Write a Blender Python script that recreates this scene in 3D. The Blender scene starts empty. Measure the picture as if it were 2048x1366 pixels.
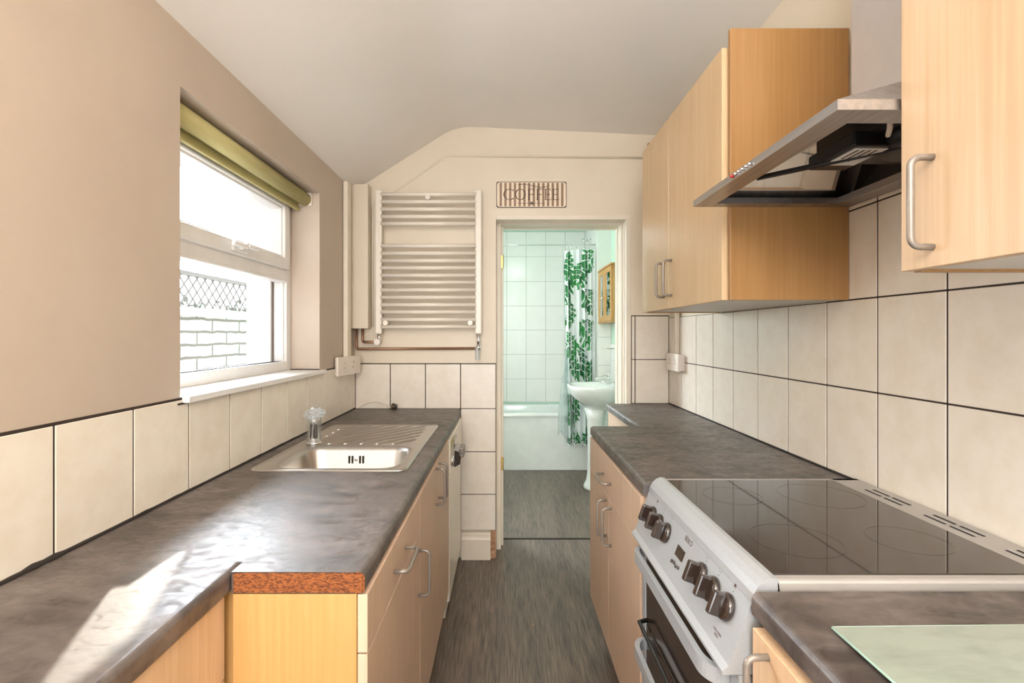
import bpy, bmesh, math, random
from mathutils import Vector, Matrix, noise
random.seed(7)
R = math.radians
S = bpy.context.scene
COL = S.collection

# ------------------------------------------------------------------ camera
FPX, VX, VY, CZ = 1005.0, 1008.0, 669.0, 1.285
cam = bpy.data.cameras.new('camera')
cam.sensor_width = 36.0
cam.lens = FPX / 2048 * 36
cam.shift_x = (1024 - VX) / 2048
cam.shift_y = (VY - 683) / 2048
cam.clip_start = 0.02
co = bpy.data.objects.new('camera', cam)
co.location = (0, 0, CZ)
co.rotation_euler = (R(90), 0, 0)
COL.objects.link(co)
S.camera = co
# ------------------------------------------------------------------ view
S.view_settings.view_transform = 'Standard'
S.view_settings.look = 'None'
S.view_settings.exposure = 0.50
S.view_settings.gamma = 1
S.view_settings.use_curve_mapping = False
# ------------------------------------------------------------------ world: bright hazy sky
W = bpy.data.worlds.new('sky')
S.world = W
W.use_nodes = True
wn = W.node_tree.nodes
wl = W.node_tree.links
bg = wn['Background']
bg.inputs['Color'].default_value = (0.86, 0.93, 1.0, 1)
bg.inputs['Strength'].default_value = 2.2
# hazy sky: brighter glow around the sun
_tc = wn.new('ShaderNodeTexCoord')
_dp = wn.new('ShaderNodeVectorMath'); _dp.operation = 'DOT_PRODUCT'
_dp.inputs[1].default_value = Vector((-0.342, 0.829, 0.434)).normalized()
wl.new(_tc.outputs['Generated'], _dp.inputs[0])
_mx = wn.new('ShaderNodeMath'); _mx.operation = 'MAXIMUM'; _mx.inputs[1].default_value = 0.0
wl.new(_dp.outputs['Value'], _mx.inputs[0])
_pw = wn.new('ShaderNodeMath'); _pw.operation = 'POWER'; _pw.inputs[1].default_value = 6.0
wl.new(_mx.outputs[0], _pw.inputs[0])
_ma = wn.new('ShaderNodeMath'); _ma.operation = 'MULTIPLY_ADD'; _ma.inputs[1].default_value = 62.0; _ma.inputs[2].default_value = 0.9
wl.new(_pw.outputs[0], _ma.inputs[0])
wl.new(_ma.outputs[0], bg.inputs['Strength'])
# ------------------------------------------------------------------ sun, and added fill lamps out of view
def lamp(name, kind, loc, energy, color, direction=None, size=None, size_y=None):
    d = bpy.data.lights.new(name, kind)
    d.energy = energy
    d.color = color
    if kind == 'AREA':
        d.shape = 'RECTANGLE'
        d.size = size
        d.size_y = size_y
    o = bpy.data.objects.new(name, d)
    o.location = loc
    if direction is not None:
        o.rotation_euler = Vector(direction).to_track_quat('-Z', 'Y').to_euler()
    COL.objects.link(o)
    return o
sun = lamp('sun', 'SUN', (-4, 6, 5), 5.5, (1.0, 0.93, 0.80), (0.342, -0.829, -0.434))
sun.data.angle = R(0.8)
lamp('daylight_rear_glazing', 'AREA', (-0.25, -1.85, 1.25), 46, (0.96, 0.98, 1.0), (0.38, 1, 0), 1.0, 2.0)  # added area fill from behind the camera
lamp('daylight_bathroom_window', 'AREA', (-0.98, 4.2, 1.6), 10, (0.95, 1.0, 0.98), (1, 0.0, -0.05), 0.9, 0.9)  # added fill from the bathroom's unseen left side
pl = lamp('ceiling_lamp_light', 'POINT', (0.05, -0.55, 1.98), 14, (1.0, 0.95, 0.88))  # added point light for even fill, out of view
pl.data.shadow_soft_size = 0.12
ul = lamp('uplighter_light', 'SPOT', (-0.35, -0.95, 1.62), 350, (1.0, 0.96, 0.90), (0.15, 0.28, 1))  # added upward spot, imitates a bounce flash off the ceiling
ul.data.spot_size = R(130); ul.data.spot_blend = 0.6; ul.data.shadow_soft_size = 0.10
pb = lamp('bathroom_lamp_light', 'POINT', (0.15, 4.0, 2.15), 5.5, (0.98, 1.0, 0.98))  # added bathroom fill, no fitting in view
pb.data.shadow_soft_size = 0.10

# ------------------------------------------------------------------ materials
def mat(name, color, rough=0.5, metal=0.0, color2=None, scale=(8, 8, 8), detail=4, bump=0.0, bscale=None,
        coat=0.0, spec=0.5, rough2=None, ramp=(0.35, 0.65), emit=None, alpha=None, trans=0.0, ior=1.45):
    m = bpy.data.materials.new(name)
    m.use_nodes = True
    n, l = m.node_tree.nodes, m.node_tree.links
    b = n['Principled BSDF']
    b.inputs['Base Color'].default_value = (*color, 1)
    b.inputs['Roughness'].default_value = rough
    b.inputs['Metallic'].default_value = metal
    b.inputs['Specular IOR Level'].default_value = spec
    b.inputs['Coat Weight'].default_value = coat
    b.inputs['Coat Roughness'].default_value = 0.08
    b.inputs['Transmission Weight'].default_value = trans
    b.inputs['IOR'].default_value = ior
    tc = n.new('ShaderNodeTexCoord')
    mp = n.new('ShaderNodeMapping')
    mp.inputs['Scale'].default_value = scale
    l.new(tc.outputs['Object'], mp.inputs['Vector'])
    nz = n.new('ShaderNodeTexNoise')
    nz.inputs['Scale'].default_value = 1.0
    nz.inputs['Detail'].default_value = detail
    nz.inputs['Roughness'].default_value = 0.6
    l.new(mp.outputs['Vector'], nz.inputs['Vector'])
    if color2 is None:
        color2 = tuple(c * 0.93 for c in color)
    rp = n.new('ShaderNodeValToRGB')
    rp.color_ramp.elements[0].position = ramp[0]
    rp.color_ramp.elements[1].position = ramp[1]
    rp.color_ramp.elements[0].color = (*color, 1)
    rp.color_ramp.elements[1].color = (*color2, 1)
    l.new(nz.outputs['Fac'], rp.inputs['Fac'])
    l.new(rp.outputs['Color'], b.inputs['Base Color'])
    if rough2 is not None:
        mr = n.new('ShaderNodeMapRange')
        mr.inputs['From Min'].default_value = 0.35
        mr.inputs['From Max'].default_value = 0.65
        mr.inputs['To Min'].default_value = rough
        mr.inputs['To Max'].default_value = rough2
        l.new(nz.outputs['Fac'], mr.inputs['Value'])
        l.new(mr.outputs['Result'], b.inputs['Roughness'])
    if bump:
        bp = n.new('ShaderNodeBump')
        bp.inputs['Strength'].default_value = bump
        bp.inputs['Distance'].default_value = 0.002
        src = nz
        if bscale:
            src = n.new('ShaderNodeTexNoise')
            src.inputs['Scale'].default_value = bscale
            src.inputs['Detail'].default_value = 3
            l.new(tc.outputs['Object'], src.inputs['Vector'])
        l.new(src.outputs['Fac'], bp.inputs['Height'])
        l.new(bp.outputs['Normal'], b.inputs['Normal'])
    if emit:
        b.inputs['Emission Color'].default_value = (*emit[0], 1)
        b.inputs['Emission Strength'].default_value = emit[1]
    m['bsdf'] = 1
    return m

M = {}
M['paint'] = mat('wall_paint', (0.51, 0.425, 0.345), 0.40, color2=(0.48, 0.395, 0.32), scale=(3, 3, 3), bump=0.15, bscale=60)  # darker than the far wall: window-side shade put into the colour
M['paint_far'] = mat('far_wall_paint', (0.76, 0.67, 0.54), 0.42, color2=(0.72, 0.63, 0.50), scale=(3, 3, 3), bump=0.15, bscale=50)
M['ceiling'] = mat('ceiling_paint', (0.88, 0.845, 0.80), 0.6, color2=(0.85, 0.815, 0.77), scale=(2, 2, 2), bump=0.12, bscale=30)
M['cream'] = mat('cream_gloss', (0.80, 0.72, 0.60), 0.35, scale=(6, 6, 6), bump=0.1, bscale=40)
M['tile'] = mat('cream_tile', (0.80, 0.74, 0.65), 0.28, color2=(0.74, 0.66, 0.555), scale=(14, 14, 14), detail=8, ramp=(0.40, 0.72), bump=0.06, bscale=40)
M['grout'] = mat('dark_grout', (0.035, 0.022, 0.016), 0.85, scale=(60, 60, 60))
M['white_tile'] = mat('white_tile', (0.86, 0.86, 0.84), 0.2, color2=(0.82, 0.83, 0.80), scale=(6, 6, 6))
M['white_grout'] = mat('white_grout', (0.42, 0.46, 0.42), 0.8)
M['mint'] = mat('mint_paint', (0.60, 0.80, 0.69), 0.5, scale=(4, 4, 4))
M['pvc'] = mat('white_pvc', (0.82, 0.80, 0.78), 0.3, scale=(10, 10, 10))
M['white_enamel'] = mat('white_enamel', (0.84, 0.77, 0.67), 0.25, scale=(8, 8, 8))
M['porcelain'] = mat('porcelain', (0.86, 0.88, 0.87), 0.12, coat=0.4)
M['plastic_white'] = mat('white_plastic', (0.84, 0.76, 0.68), 0.35)
M['blind'] = mat('blind_fabric', (0.42, 0.37, 0.16), 0.8, color2=(0.48, 0.43, 0.20), scale=(80, 6, 80))
M['steel'] = mat('brushed_steel', (0.58, 0.56, 0.54), 0.28, 1.0, color2=(0.50, 0.48, 0.46), scale=(6, 60, 60), rough2=0.36)
M['steel_hood'] = mat('hood_steel', (0.50, 0.48, 0.47), 0.33, 1.0, color2=(0.40, 0.38, 0.37), scale=(70, 4, 70), rough2=0.45)
M['steel_mirror'] = mat('polished_inner_steel', (0.72, 0.70, 0.67), 0.06, 1.0)
M['chimney'] = mat('hood_chimney_metal', (0.56, 0.53, 0.52), 0.45, 0.35)
M['sink_steel'] = mat('sink_steel', (0.56, 0.535, 0.51), 0.30, 1.0, color2=(0.53, 0.505, 0.48), scale=(4, 30, 10))
M['chrome'] = mat('chrome', (0.82, 0.82, 0.82), 0.08, 1.0)
M['nickel'] = mat('satin_nickel', (0.25, 0.215, 0.185), 0.38, 0.35)
M['silver'] = mat('silver_paint', (0.42, 0.44, 0.46), 0.35, 0.25, color2=(0.39, 0.41, 0.43), scale=(300, 300, 300))
M['grey_rim'] = mat('grey_rim', (0.46, 0.43, 0.40), 0.4, 0.3)
M['black_glass'] = mat('black_ceramic_glass', (0.035, 0.025, 0.020), 0.04, 0.0, coat=0.0, spec=0.7, ior=1.5)
M['oven_glass'] = mat('oven_glass', (0.03, 0.02, 0.016), 0.08, spec=0.8)
M['black'] = mat('black_plastic', (0.012, 0.010, 0.010), 0.35)
M['brown_black'] = mat('dark_glossy_knob', (0.030, 0.020, 0.016), 0.12, coat=0.7)
M['dark'] = mat('dark_recess', (0.02, 0.015, 0.012), 0.8)
M['mark'] = mat('ring_print', (0.05, 0.038, 0.032), 0.04, coat=0.0, spec=0.7, ior=1.5)
M['chip'] = mat('chipboard', (0.27, 0.085, 0.020), 0.8, color2=(0.09, 0.024, 0.006), scale=(160, 160, 400), detail=3, ramp=(0.45, 0.6), bump=0.5)
M['copper'] = mat('painted_copper_pipe', (0.30, 0.17, 0.10), 0.35, 0.6)
M['brass'] = mat('brass', (0.50, 0.33, 0.12), 0.3, 0.9)
M['sign_cream'] = mat('sign_cream', (0.84, 0.72, 0.55), 0.4, scale=(20, 20, 20))
M['sign_brown'] = mat('sign_brown', (0.30, 0.18, 0.11), 0.45)
M['sign_dark'] = mat('sign_dark', (0.06, 0.022, 0.012), 0.45)
M['leaf'] = mat('leaf_print', (0.010, 0.14, 0.035), 0.6, color2=(0.04, 0.27, 0.07), scale=(9, 9, 9), ramp=(0.42, 0.6))
M['leaf_dark'] = mat('dark_leaf_print', (0.008, 0.09, 0.03), 0.6, color2=(0.03, 0.24, 0.06), scale=(9, 9, 9), ramp=(0.4, 0.6))
M['cloth_white'] = mat('curtain_cloth', (0.82, 0.86, 0.88), 0.7)
M['pine'] = mat('pine_wood', (0.62, 0.36, 0.14), 0.4, color2=(0.50, 0.26, 0.09), scale=(40, 40, 3))
M['mirror'] = mat('mirror_glass', (0.75, 0.82, 0.78), 0.03, 1.0)
M['glass_board'] = mat('frosted_glass_board', (0.27, 0.315, 0.265), 0.06, color2=(0.20, 0.24, 0.20), scale=(9, 30, 9), coat=1.0, ior=1.9, ramp=(0.45, 0.75))
M['glass_edge'] = mat('green_glass_edge', (0.50, 0.70, 0.58), 0.15)
M['label'] = mat('paper_label', (0.75, 0.73, 0.70), 0.5)
M['plaster'] = mat('broken_plaster', (0.55, 0.34, 0.20), 0.9, color2=(0.30, 0.15, 0.08), scale=(40, 40, 40), bump=0.8)
M['red'] = mat('red_plastic', (0.45, 0.02, 0.02), 0.3)
M['garden_ground'] = mat('garden_paving', (0.20, 0.19, 0.18), 0.9)
M['bush'] = mat('bush_leaves', (0.07, 0.10, 0.06), 0.7, color2=(0.14, 0.17, 0.13), scale=(8, 8, 8))
M['trellis'] = mat('weathered_timber', (0.11, 0.095, 0.085), 0.8)
M['lampshade'] = mat('lamp_shade', (0.8, 0.78, 0.74), 0.5)
M['render_white'] = mat('white_render', (0.80, 0.79, 0.77), 0.8)
M['house_brick'] = mat('house_brick', (0.22, 0.12, 0.08), 0.85, scale=(12, 12, 30))
M['under'] = mat('white_melamine', (0.62, 0.59, 0.55), 0.4)

def wood(name, c1, c2, grain=30.0, rough=0.38, figure=0.5, axis='Z'):
    m = bpy.data.materials.new(name)
    m.use_nodes = True
    n, l = m.node_tree.nodes, m.node_tree.links
    b = n['Principled BSDF']
    b.inputs['Roughness'].default_value = rough
    tc = n.new('ShaderNodeTexCoord')
    def nz(sc, det):
        mp = n.new('ShaderNodeMapping')
        mp.inputs['Scale'].default_value = sc
        l.new(tc.outputs['Object'], mp.inputs['Vector'])
        t = n.new('ShaderNodeTexNoise')
        t.inputs['Scale'].default_value = 1
        t.inputs['Detail'].default_value = det
        l.new(mp.outputs['Vector'], t.inputs['Vector'])
        return t
    if axis == 'Z':
        a = nz((4, 4, 0.9), 1)
        f = nz((110, 110, 3.0), 3)
    else:
        a = nz((7, 0.8, 7), 2)
        f = nz((110, 3.0, 110), 3)
    # growth rings: sine of the slow noise
    mul = n.new('ShaderNodeMath'); mul.operation = 'MULTIPLY'; mul.inputs[1].default_value = grain
    l.new(a.outputs['Fac'], mul.inputs[0])
    sn = n.new('ShaderNodeMath'); sn.operation = 'SINE'
    l.new(mul.outputs[0], sn.inputs[0])
    ad = n.new('ShaderNodeMath'); ad.operation = 'MULTIPLY_ADD'
    ad.inputs[1].default_value = 0.16 * figure
    ad.inputs[2].default_value = 0.0
    l.new(sn.outputs[0], ad.inputs[0])
    ad2 = n.new('ShaderNodeMath'); ad2.operation = 'ADD'
    l.new(ad.outputs[0], ad2.inputs[0]); l.new(f.outputs['Fac'], ad2.inputs[1])
    rp = n.new('ShaderNodeValToRGB')
    rp.color_ramp.elements[0].position = 0.25
    rp.color_ramp.elements[1].position = 0.80
    rp.color_ramp.elements[0].color = (*c1, 1)
    rp.color_ramp.elements[1].color = (*c2, 1)
    l.new(ad2.outputs[0], rp.inputs['Fac'])
    l.new(rp.outputs['Color'], b.inputs['Base Color'])
    return m
M['beech'] = wood('beech_laminate', (0.66, 0.46, 0.29), (0.56, 0.37, 0.215))
M['beech_near'] = wood('beech_laminate_cathedral', (0.54, 0.40, 0.265), (0.455, 0.315, 0.19), 34, 0.42, 1.1)
M['beech_lower'] = wood('beech_laminate_base_doors', (0.65, 0.475, 0.345), (0.55, 0.385, 0.265), figure=0.3)
M['beech_upper'] = wood('beech_laminate_wall_doors', (0.66, 0.48, 0.29), (0.58, 0.40, 0.22), figure=0.45)
M['panel_brown'] = wood('brown_end_panel', (0.36, 0.195, 0.072), (0.29, 0.148, 0.050), figure=0.15)
M['panel_orange'] = wood('orange_end_panel', (0.55, 0.32, 0.12), (0.47, 0.25, 0.08), figure=0.25)

# worktop laminate: brown slate print, lighter smears
def worktop_mat(name, smear=0.0):
    m = bpy.data.materials.new(name)
    m.use_nodes = True
    n, l = m.node_tree.nodes, m.node_tree.links
    b = n['Principled BSDF']
    tc = n.new('ShaderNodeTexCoord')
    mp = n.new('ShaderNodeMapping')
    mp.inputs['Scale'].default_value = (5, 8, 8)
    mp.inputs['Rotation'].default_value = (0, 0, R(35))
    l.new(tc.outputs['Object'], mp.inputs['Vector'])
    t = n.new('ShaderNodeTexNoise')
    t.inputs['Scale'].default_value = 1.3
    t.inputs['Detail'].default_value = 9
    t.inputs['Roughness'].default_value = 0.65
    t.inputs['Distortion'].default_value = 0.9
    l.new(mp.outputs['Vector'], t.inputs['Vector'])
    rp = n.new('ShaderNodeValToRGB')
    rp.color_ramp.elements[0].position = 0.38
    rp.color_ramp.elements[1].position = 0.68
    rp.color_ramp.elements[0].color = (0.032, 0.022, 0.018, 1)
    rp.color_ramp.elements[1].color = (0.130, 0.103, 0.090, 1)
    l.new(t.outputs['Fac'], rp.inputs['Fac'])
    l.new(rp.outputs['Color'], b.inputs['Base Color'])
    t2 = n.new('ShaderNodeTexNoise')
    t2.inputs['Scale'].default_value = 5
    t2.inputs['Detail'].default_value = 6
    t2.inputs['Distortion'].default_value = 1.5
    l.new(mp.outputs['Vector'], t2.inputs['Vector'])
    mr = n.new('ShaderNodeMapRange')
    mr.inputs['From Min'].default_value = 0.3
    mr.inputs['From Max'].default_value = 0.7
    mr.inputs['To Min'].default_value = 0.36
    mr.inputs['To Max'].default_value = 0.62
    l.new(t2.outputs['Fac'], mr.inputs['Value'])
    l.new(mr.outputs['Result'], b.inputs['Roughness'])
    b.inputs['Specular IOR Level'].default_value = 0.9
    b.inputs['IOR'].default_value = 1.6
    bp = n.new('ShaderNodeBump')
    bp.inputs['Strength'].default_value = 0.12
    bp.inputs['Distance'].default_value = 0.002
    l.new(t2.outputs['Fac'], bp.inputs['Height'])
    l.new(bp.outputs['Normal'], b.inputs['Normal'])
    return m
M['worktop'] = worktop_mat('slate_worktop')

def floor_mat():
    m = bpy.data.materials.new('grey_brown_vinyl_plank')
    m.use_nodes = True
    n, l = m.node_tree.nodes, m.node_tree.links
    b = n['Principled BSDF']
    b.inputs['Roughness'].default_value = 0.42
    tc = n.new('ShaderNodeTexCoord')
    def nz(sc, det, d=0.0):
        mp = n.new('ShaderNodeMapping')
        mp.inputs['Scale'].default_value = sc
        l.new(tc.outputs['Object'], mp.inputs['Vector'])
        t = n.new('ShaderNodeTexNoise')
        t.inputs['Scale'].default_value = 1
        t.inputs['Detail'].default_value = det
        t.inputs['Distortion'].default_value = d
        l.new(mp.outputs['Vector'], t.inputs['Vector'])
        return t
    f = nz((160, 7, 1), 5, 0.3)
    g = nz((14, 1.2, 1), 3, 0.6)
    ad = n.new('ShaderNodeMath'); ad.operation = 'MULTIPLY_ADD'
    ad.inputs[1].default_value = 0.45
    l.new(g.outputs['Fac'], ad.inputs[0]); l.new(f.outputs['Fac'], ad.inputs[2])
    rp = n.new('ShaderNodeValToRGB')
    rp.color_ramp.elements[0].position = 0.50
    rp.color_ramp.elements[1].position = 0.98
    rp.color_ramp.elements[0].color = (0.055, 0.039, 0.030, 1)
    rp.color_ramp.elements[1].color = (0.215, 0.165, 0.130, 1)
    l.new(ad.outputs[0], rp.inputs['Fac'])
    l.new(rp.outputs['Color'], b.inputs['Base Color'])
    return m
M['floor'] = floor_mat()

def brick_mat():
    m = bpy.data.materials.new('white_painted_brick')
    m.use_nodes = True
    n, l = m.node_tree.nodes, m.node_tree.links
    b = n['Principled BSDF']
    b.inputs['Roughness'].default_value = 0.85
    tc = n.new('ShaderNodeTexCoord')
    mp = n.new('ShaderNodeMapping')
    mp.inputs['Rotation'].default_value = (R(90), 0, R(90))
    sep = n.new('ShaderNodeSeparateXYZ')
    cmb = n.new('ShaderNodeCombineXYZ')
    l.new(tc.outputs['Object'], sep.inputs['Vector'])
    l.new(sep.outputs['Y'], cmb.inputs['X']); l.new(sep.outputs['Z'], cmb.inputs['Y'])
    br = n.new('ShaderNodeTexBrick')
    br.inputs['Scale'].default_value = 1.0
    br.inputs['Brick Width'].default_value = 0.34
    br.inputs['Row Height'].default_value = 0.082
    br.inputs['Mortar Size'].default_value = 0.011
    br.inputs['Mortar Smooth'].default_value = 0.4
    br.inputs['Color1'].default_value = (0.64, 0.63, 0.62, 1)
    br.inputs['Color2'].default_value = (0.56, 0.55, 0.54, 1)
    br.inputs['Mortar'].default_value = (0.12, 0.10, 0.09, 1)
    nz = n.new('ShaderNodeTexNoise')
    nz.inputs['Scale'].default_value = 9
    va = n.new('ShaderNodeVectorMath'); va.operation = 'MULTIPLY_ADD'
    va.inputs[1].default_value = (0.02, 0.02, 0)
    l.new(tc.outputs['Object'], nz.inputs['Vector'])
    l.new(nz.outputs['Color'], va.inputs[0]); l.new(cmb.outputs['Vector'], va.inputs[2])
    l.new(va.outputs['Vector'], br.inputs['Vector'])
    l.new(br.outputs['Color'], b.inputs['Base Color'])
    return m
M['brick'] = brick_mat()

def thin_glass(name, haze, tint=(1, 1, 1), gloss=0.06, diffuse=(0.9, 0.93, 0.95)):
    m = bpy.data.materials.new(name)
    m.use_nodes = True
    n, l = m.node_tree.nodes, m.node_tree.links
    n.remove(n['Principled BSDF'])
    out = n['Material Output']
    tr = n.new('ShaderNodeBsdfTransparent'); tr.inputs['Color'].default_value = (*tint, 1)
    tl = n.new('ShaderNodeBsdfTranslucent'); tl.inputs['Color'].default_value = (*diffuse, 1)
    gl = n.new('ShaderNodeBsdfGlossy'); gl.inputs['Roughness'].default_value = 0.03
    m1 = n.new('ShaderNodeMixShader'); m2 = n.new('ShaderNodeMixShader')
    tc = n.new('ShaderNodeTexCoord')
    nz = n.new('ShaderNodeTexNoise'); nz.inputs['Scale'].default_value = 6; nz.inputs['Detail'].default_value = 8
    l.new(tc.outputs['Object'], nz.inputs['Vector'])
    mr = n.new('ShaderNodeMapRange')
    mr.inputs['From Min'].default_value = 0.3; mr.inputs['From Max'].default_value = 0.7
    mr.inputs['To Min'].default_value = haze * 0.6; mr.inputs['To Max'].default_value = haze * 1.3
    l.new(nz.outputs['Fac'], mr.inputs['Value'])
    l.new(mr.outputs['Result'], m1.inputs['Fac'])
    m2.inputs['Fac'].default_value = gloss
    l.new(tr.outputs[0], m1.inputs[1]); l.new(tl.outputs[0], m1.inputs[2])
    l.new(m1.outputs[0], m2.inputs[1]); l.new(gl.outputs[0], m2.inputs[2])
    l.new(m2.outputs[0], out.inputs['Surface'])
    return m
M['glass'] = thin_glass('dusty_window_glass', 0.006)  # slight white haze mixed into the clear pane
M['clear_wrap'] = thin_glass('clear_plastic_wrap', 0.16, (0.93, 0.93, 0.93), 0.16)
M['white_wrap'] = thin_glass('white_plastic_film', 0.85, (1, 1, 1), 0.10)
M['liner'] = thin_glass('shower_liner_film', 0.45, (0.96, 1, 0.98), 0.05)

# ------------------------------------------------------------------ mesh builder
class MB:
    def __init__(self):
        self.bm = bmesh.new()
        self.mats = []
    def mi(self, m):
        if m is None:
            return 0
        if m not in self.mats:
            self.mats.append(m)
        return self.mats.index(m)
    def box(self, x0, x1, y0, y1, z0, z1, bev=0.0, m=None, seg=2):
        if x1 < x0: x0, x1 = x1, x0
        if y1 < y0: y0, y1 = y1, y0
        if z1 < z0: z0, z1 = z1, z0
        i = self.mi(m)
        t = bmesh.new()
        bmesh.ops.create_cube(t, size=1)
        for v in t.verts:
            v.co = Vector(((x0 + x1) / 2 + v.co.x * (x1 - x0), (y0 + y1) / 2 + v.co.y * (y1 - y0), (z0 + z1) / 2 + v.co.z * (z1 - z0)))
        if bev:
            bmesh.ops.bevel(t, geom=t.edges[:], offset=bev, segments=seg, profile=0.5, affect='EDGES')
        for f in t.faces:
            f.material_index = i
        self._merge(t)
        return self
    def _merge(self, t, mtx=None):
        vm = {}
        for v in t.verts:
            vm[v] = self.bm.verts.new(mtx @ v.co if mtx else v.co)
        for f in t.faces:
            try:
                nf = self.bm.faces.new([vm[v] for v in f.verts])
                nf.material_index = f.material_index
                nf.smooth = f.smooth
            except ValueError:
                pass
        t.free()
    def face(self, pts, m=None, smooth=False):
        vs = [self.bm.verts.new(p) for p in pts]
        f = self.bm.faces.new(vs)
        f.material_index = self.mi(m)
        f.smooth = smooth
        return self
    def prism(self, pts, vec, m=None, smooth=False, caps=True, capm=None):
        """pts: closed loop of 3D points; extruded along vec"""
        i = self.mi(m)
        vec = Vector(vec)
        a = [self.bm.verts.new(Vector(p)) for p in pts]
        b = [self.bm.verts.new(Vector(p) + vec) for p in pts]
        n = len(pts)
        for k in range(n):
            f = self.bm.faces.new((a[k], a[(k + 1) % n], b[(k + 1) % n], b[k]))
            f.material_index = i
            f.smooth = smooth
        if caps:
            ci = self.mi(capm) if capm else i
            f = self.bm.faces.new(a[::-1]); f.material_index = ci
            f = self.bm.faces.new(b); f.material_index = ci
        return self
    def tube(self, path, r, n=12, m=None, caps=True, closed=False):
        i = self.mi(m)
        P = [Vector(p) for p in path]
        rr = r if isinstance(r, (list, tuple)) else [r] * len(P)
        rings = []
        up = None
        for k, p in enumerate(P):
            if closed:
                t = (P[(k + 1) % len(P)] - P[k - 1]).normalized()
            elif k == 0:
                t = (P[1] - P[0]).normalized()
            elif k == len(P) - 1:
                t = (P[-1] - P[-2]).normalized()
            else:
                t = ((P[k + 1] - P[k]).normalized() + (P[k] - P[k - 1]).normalized())
                t = t.normalized() if t.length > 1e-6 else (P[k + 1] - P[k]).normalized()
            if up is None:
                up = Vector((0, 0, 1)) if abs(t.z) < 0.9 else Vector((1, 0, 0))
            s = t.cross(up)
            if s.length < 1e-6:
                s = t.cross(Vector((0, 1, 0)))
            s.normalize()
            u = s.cross(t).normalized()
            up = u
            rings.append([self.bm.verts.new(p + (s * math.cos(q * 2 * math.pi / n) + u * math.sin(q * 2 * math.pi / n)) * rr[k]) for q in range(n)])
        cnt = len(rings) if closed else len(rings) - 1
        for k in range(cnt):
            A, B = rings[k], rings[(k + 1) % len(rings)]
            for q in range(n):
                f = self.bm.faces.new((A[q], A[(q + 1) % n], B[(q + 1) % n], B[q]))
                f.material_index = i
                f.smooth = True
        if caps and not closed:
            f = self.bm.faces.new(rings[0][::-1]); f.material_index = i
            f = self.bm.faces.new(rings[-1]); f.material_index = i
        return self
    def lathe(self, prof, mtx=None, n=32, m=None, sx=1.0, sy=1.0):
        i = self.mi(m)
        mtx = mtx or Matrix.Identity(4)
        rings = []
        for r, z in prof:
            if r < 1e-5:
                rings.append([self.bm.verts.new(mtx @ Vector((0, 0, z)))])
            else:
                rings.append([self.bm.verts.new(mtx @ Vector((sx * r * math.cos(q * 2 * math.pi / n), sy * r * math.sin(q * 2 * math.pi / n), z))) for q in range(n)])
        for A, B in zip(rings, rings[1:]):
            for q in range(n):
                a = [A[q % len(A)], A[(q + 1) % len(A)], B[(q + 1) % len(B)], B[q % len(B)]]
                a = list(dict.fromkeys(a))
                if len(a) >= 3:
                    f = self.bm.faces.new(a)
                    f.material_index = i
                    f.smooth = True
        for rg, rev in ((rings[0], True), (rings[-1], False)):
            if len(rg) > 2:
                f = self.bm.faces.new(rg[::-1] if rev else rg)
                f.material_index = i
        return self
    def loops(self, loops, m=None, cap_end=False, smooth=True):
        i = self.mi(m)
        L = [[self.bm.verts.new(p) for p in lp] for lp in loops]
        n = len(L[0])
        for A, B in zip(L, L[1:]):
            for q in range(n):
                f = self.bm.faces.new((A[q], A[(q + 1) % n], B[(q + 1) % n], B[q]))
                f.material_index = i
                f.smooth = smooth
        if cap_end:
            f = self.bm.faces.new(L[-1]); f.material_index = i
        return self
    def grid(self, fn, nu, nv, m=None, smooth=True):
        i = self.mi(m)
        V = [[self.bm.verts.new(fn(u / nu, v / nv)) for v in range(nv + 1)] for u in range(nu + 1)]
        for a in range(nu):
            for b in range(nv):
                f = self.bm.faces.new((V[a][b], V[a + 1][b], V[a + 1][b + 1], V[a][b + 1]))
                f.material_index = i
                f.smooth = smooth
        return self
    def text(self, body, mtx, size, m=None, depth=0.0004, align='CENTER'):
        c = bpy.data.curves.new('t', 'FONT')
        c.body = body
        c.size = size
        c.extrude = depth
        c.align_x = align
        c.align_y = 'CENTER'
        o = bpy.data.objects.new('t', c)
        me = bpy.data.meshes.new_from_object(o)
        t = bmesh.new()
        t.from_mesh(me)
        i = self.mi(m)
        for f in t.faces:
            f.material_index = i
        self._merge(t, mtx)
        bpy.data.objects.remove(o)
        bpy.data.curves.remove(c)
        bpy.data.meshes.remove(me)
        return self
    def build(self, name, m=None, parent=None, recalc=True):
        if not self.mats:
            self.mats = [m]
        elif m is not None and m not in self.mats:
            self.mats[0:0] = []
        if recalc:
            bmesh.ops.recalc_face_normals(self.bm, faces=self.bm.faces[:])
        if parent is not None:
            org = root_loc(parent)
        else:
            xs = [v.co.x for v in self.bm.verts]; ys = [v.co.y for v in self.bm.verts]; zs = [v.co.z for v in self.bm.verts]
            org = Vector(((min(xs) + max(xs)) / 2, (min(ys) + max(ys)) / 2, min(zs)))
        for v in self.bm.verts:
            v.co -= org
        me = bpy.data.meshes.new(name)
        self.bm.to_mesh(me)
        self.bm.free()
        for mm in self.mats:
            me.materials.append(mm)
        o = bpy.data.objects.new(name, me)
        COL.objects.link(o)
        if parent is not None:
            o.parent = parent
        else:
            o.location = org
        return o

def root_loc(o):
    v = Vector(o.location)
    while o.parent:
        o = o.parent
        v = v + Vector(o.location)
    return v

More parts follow.
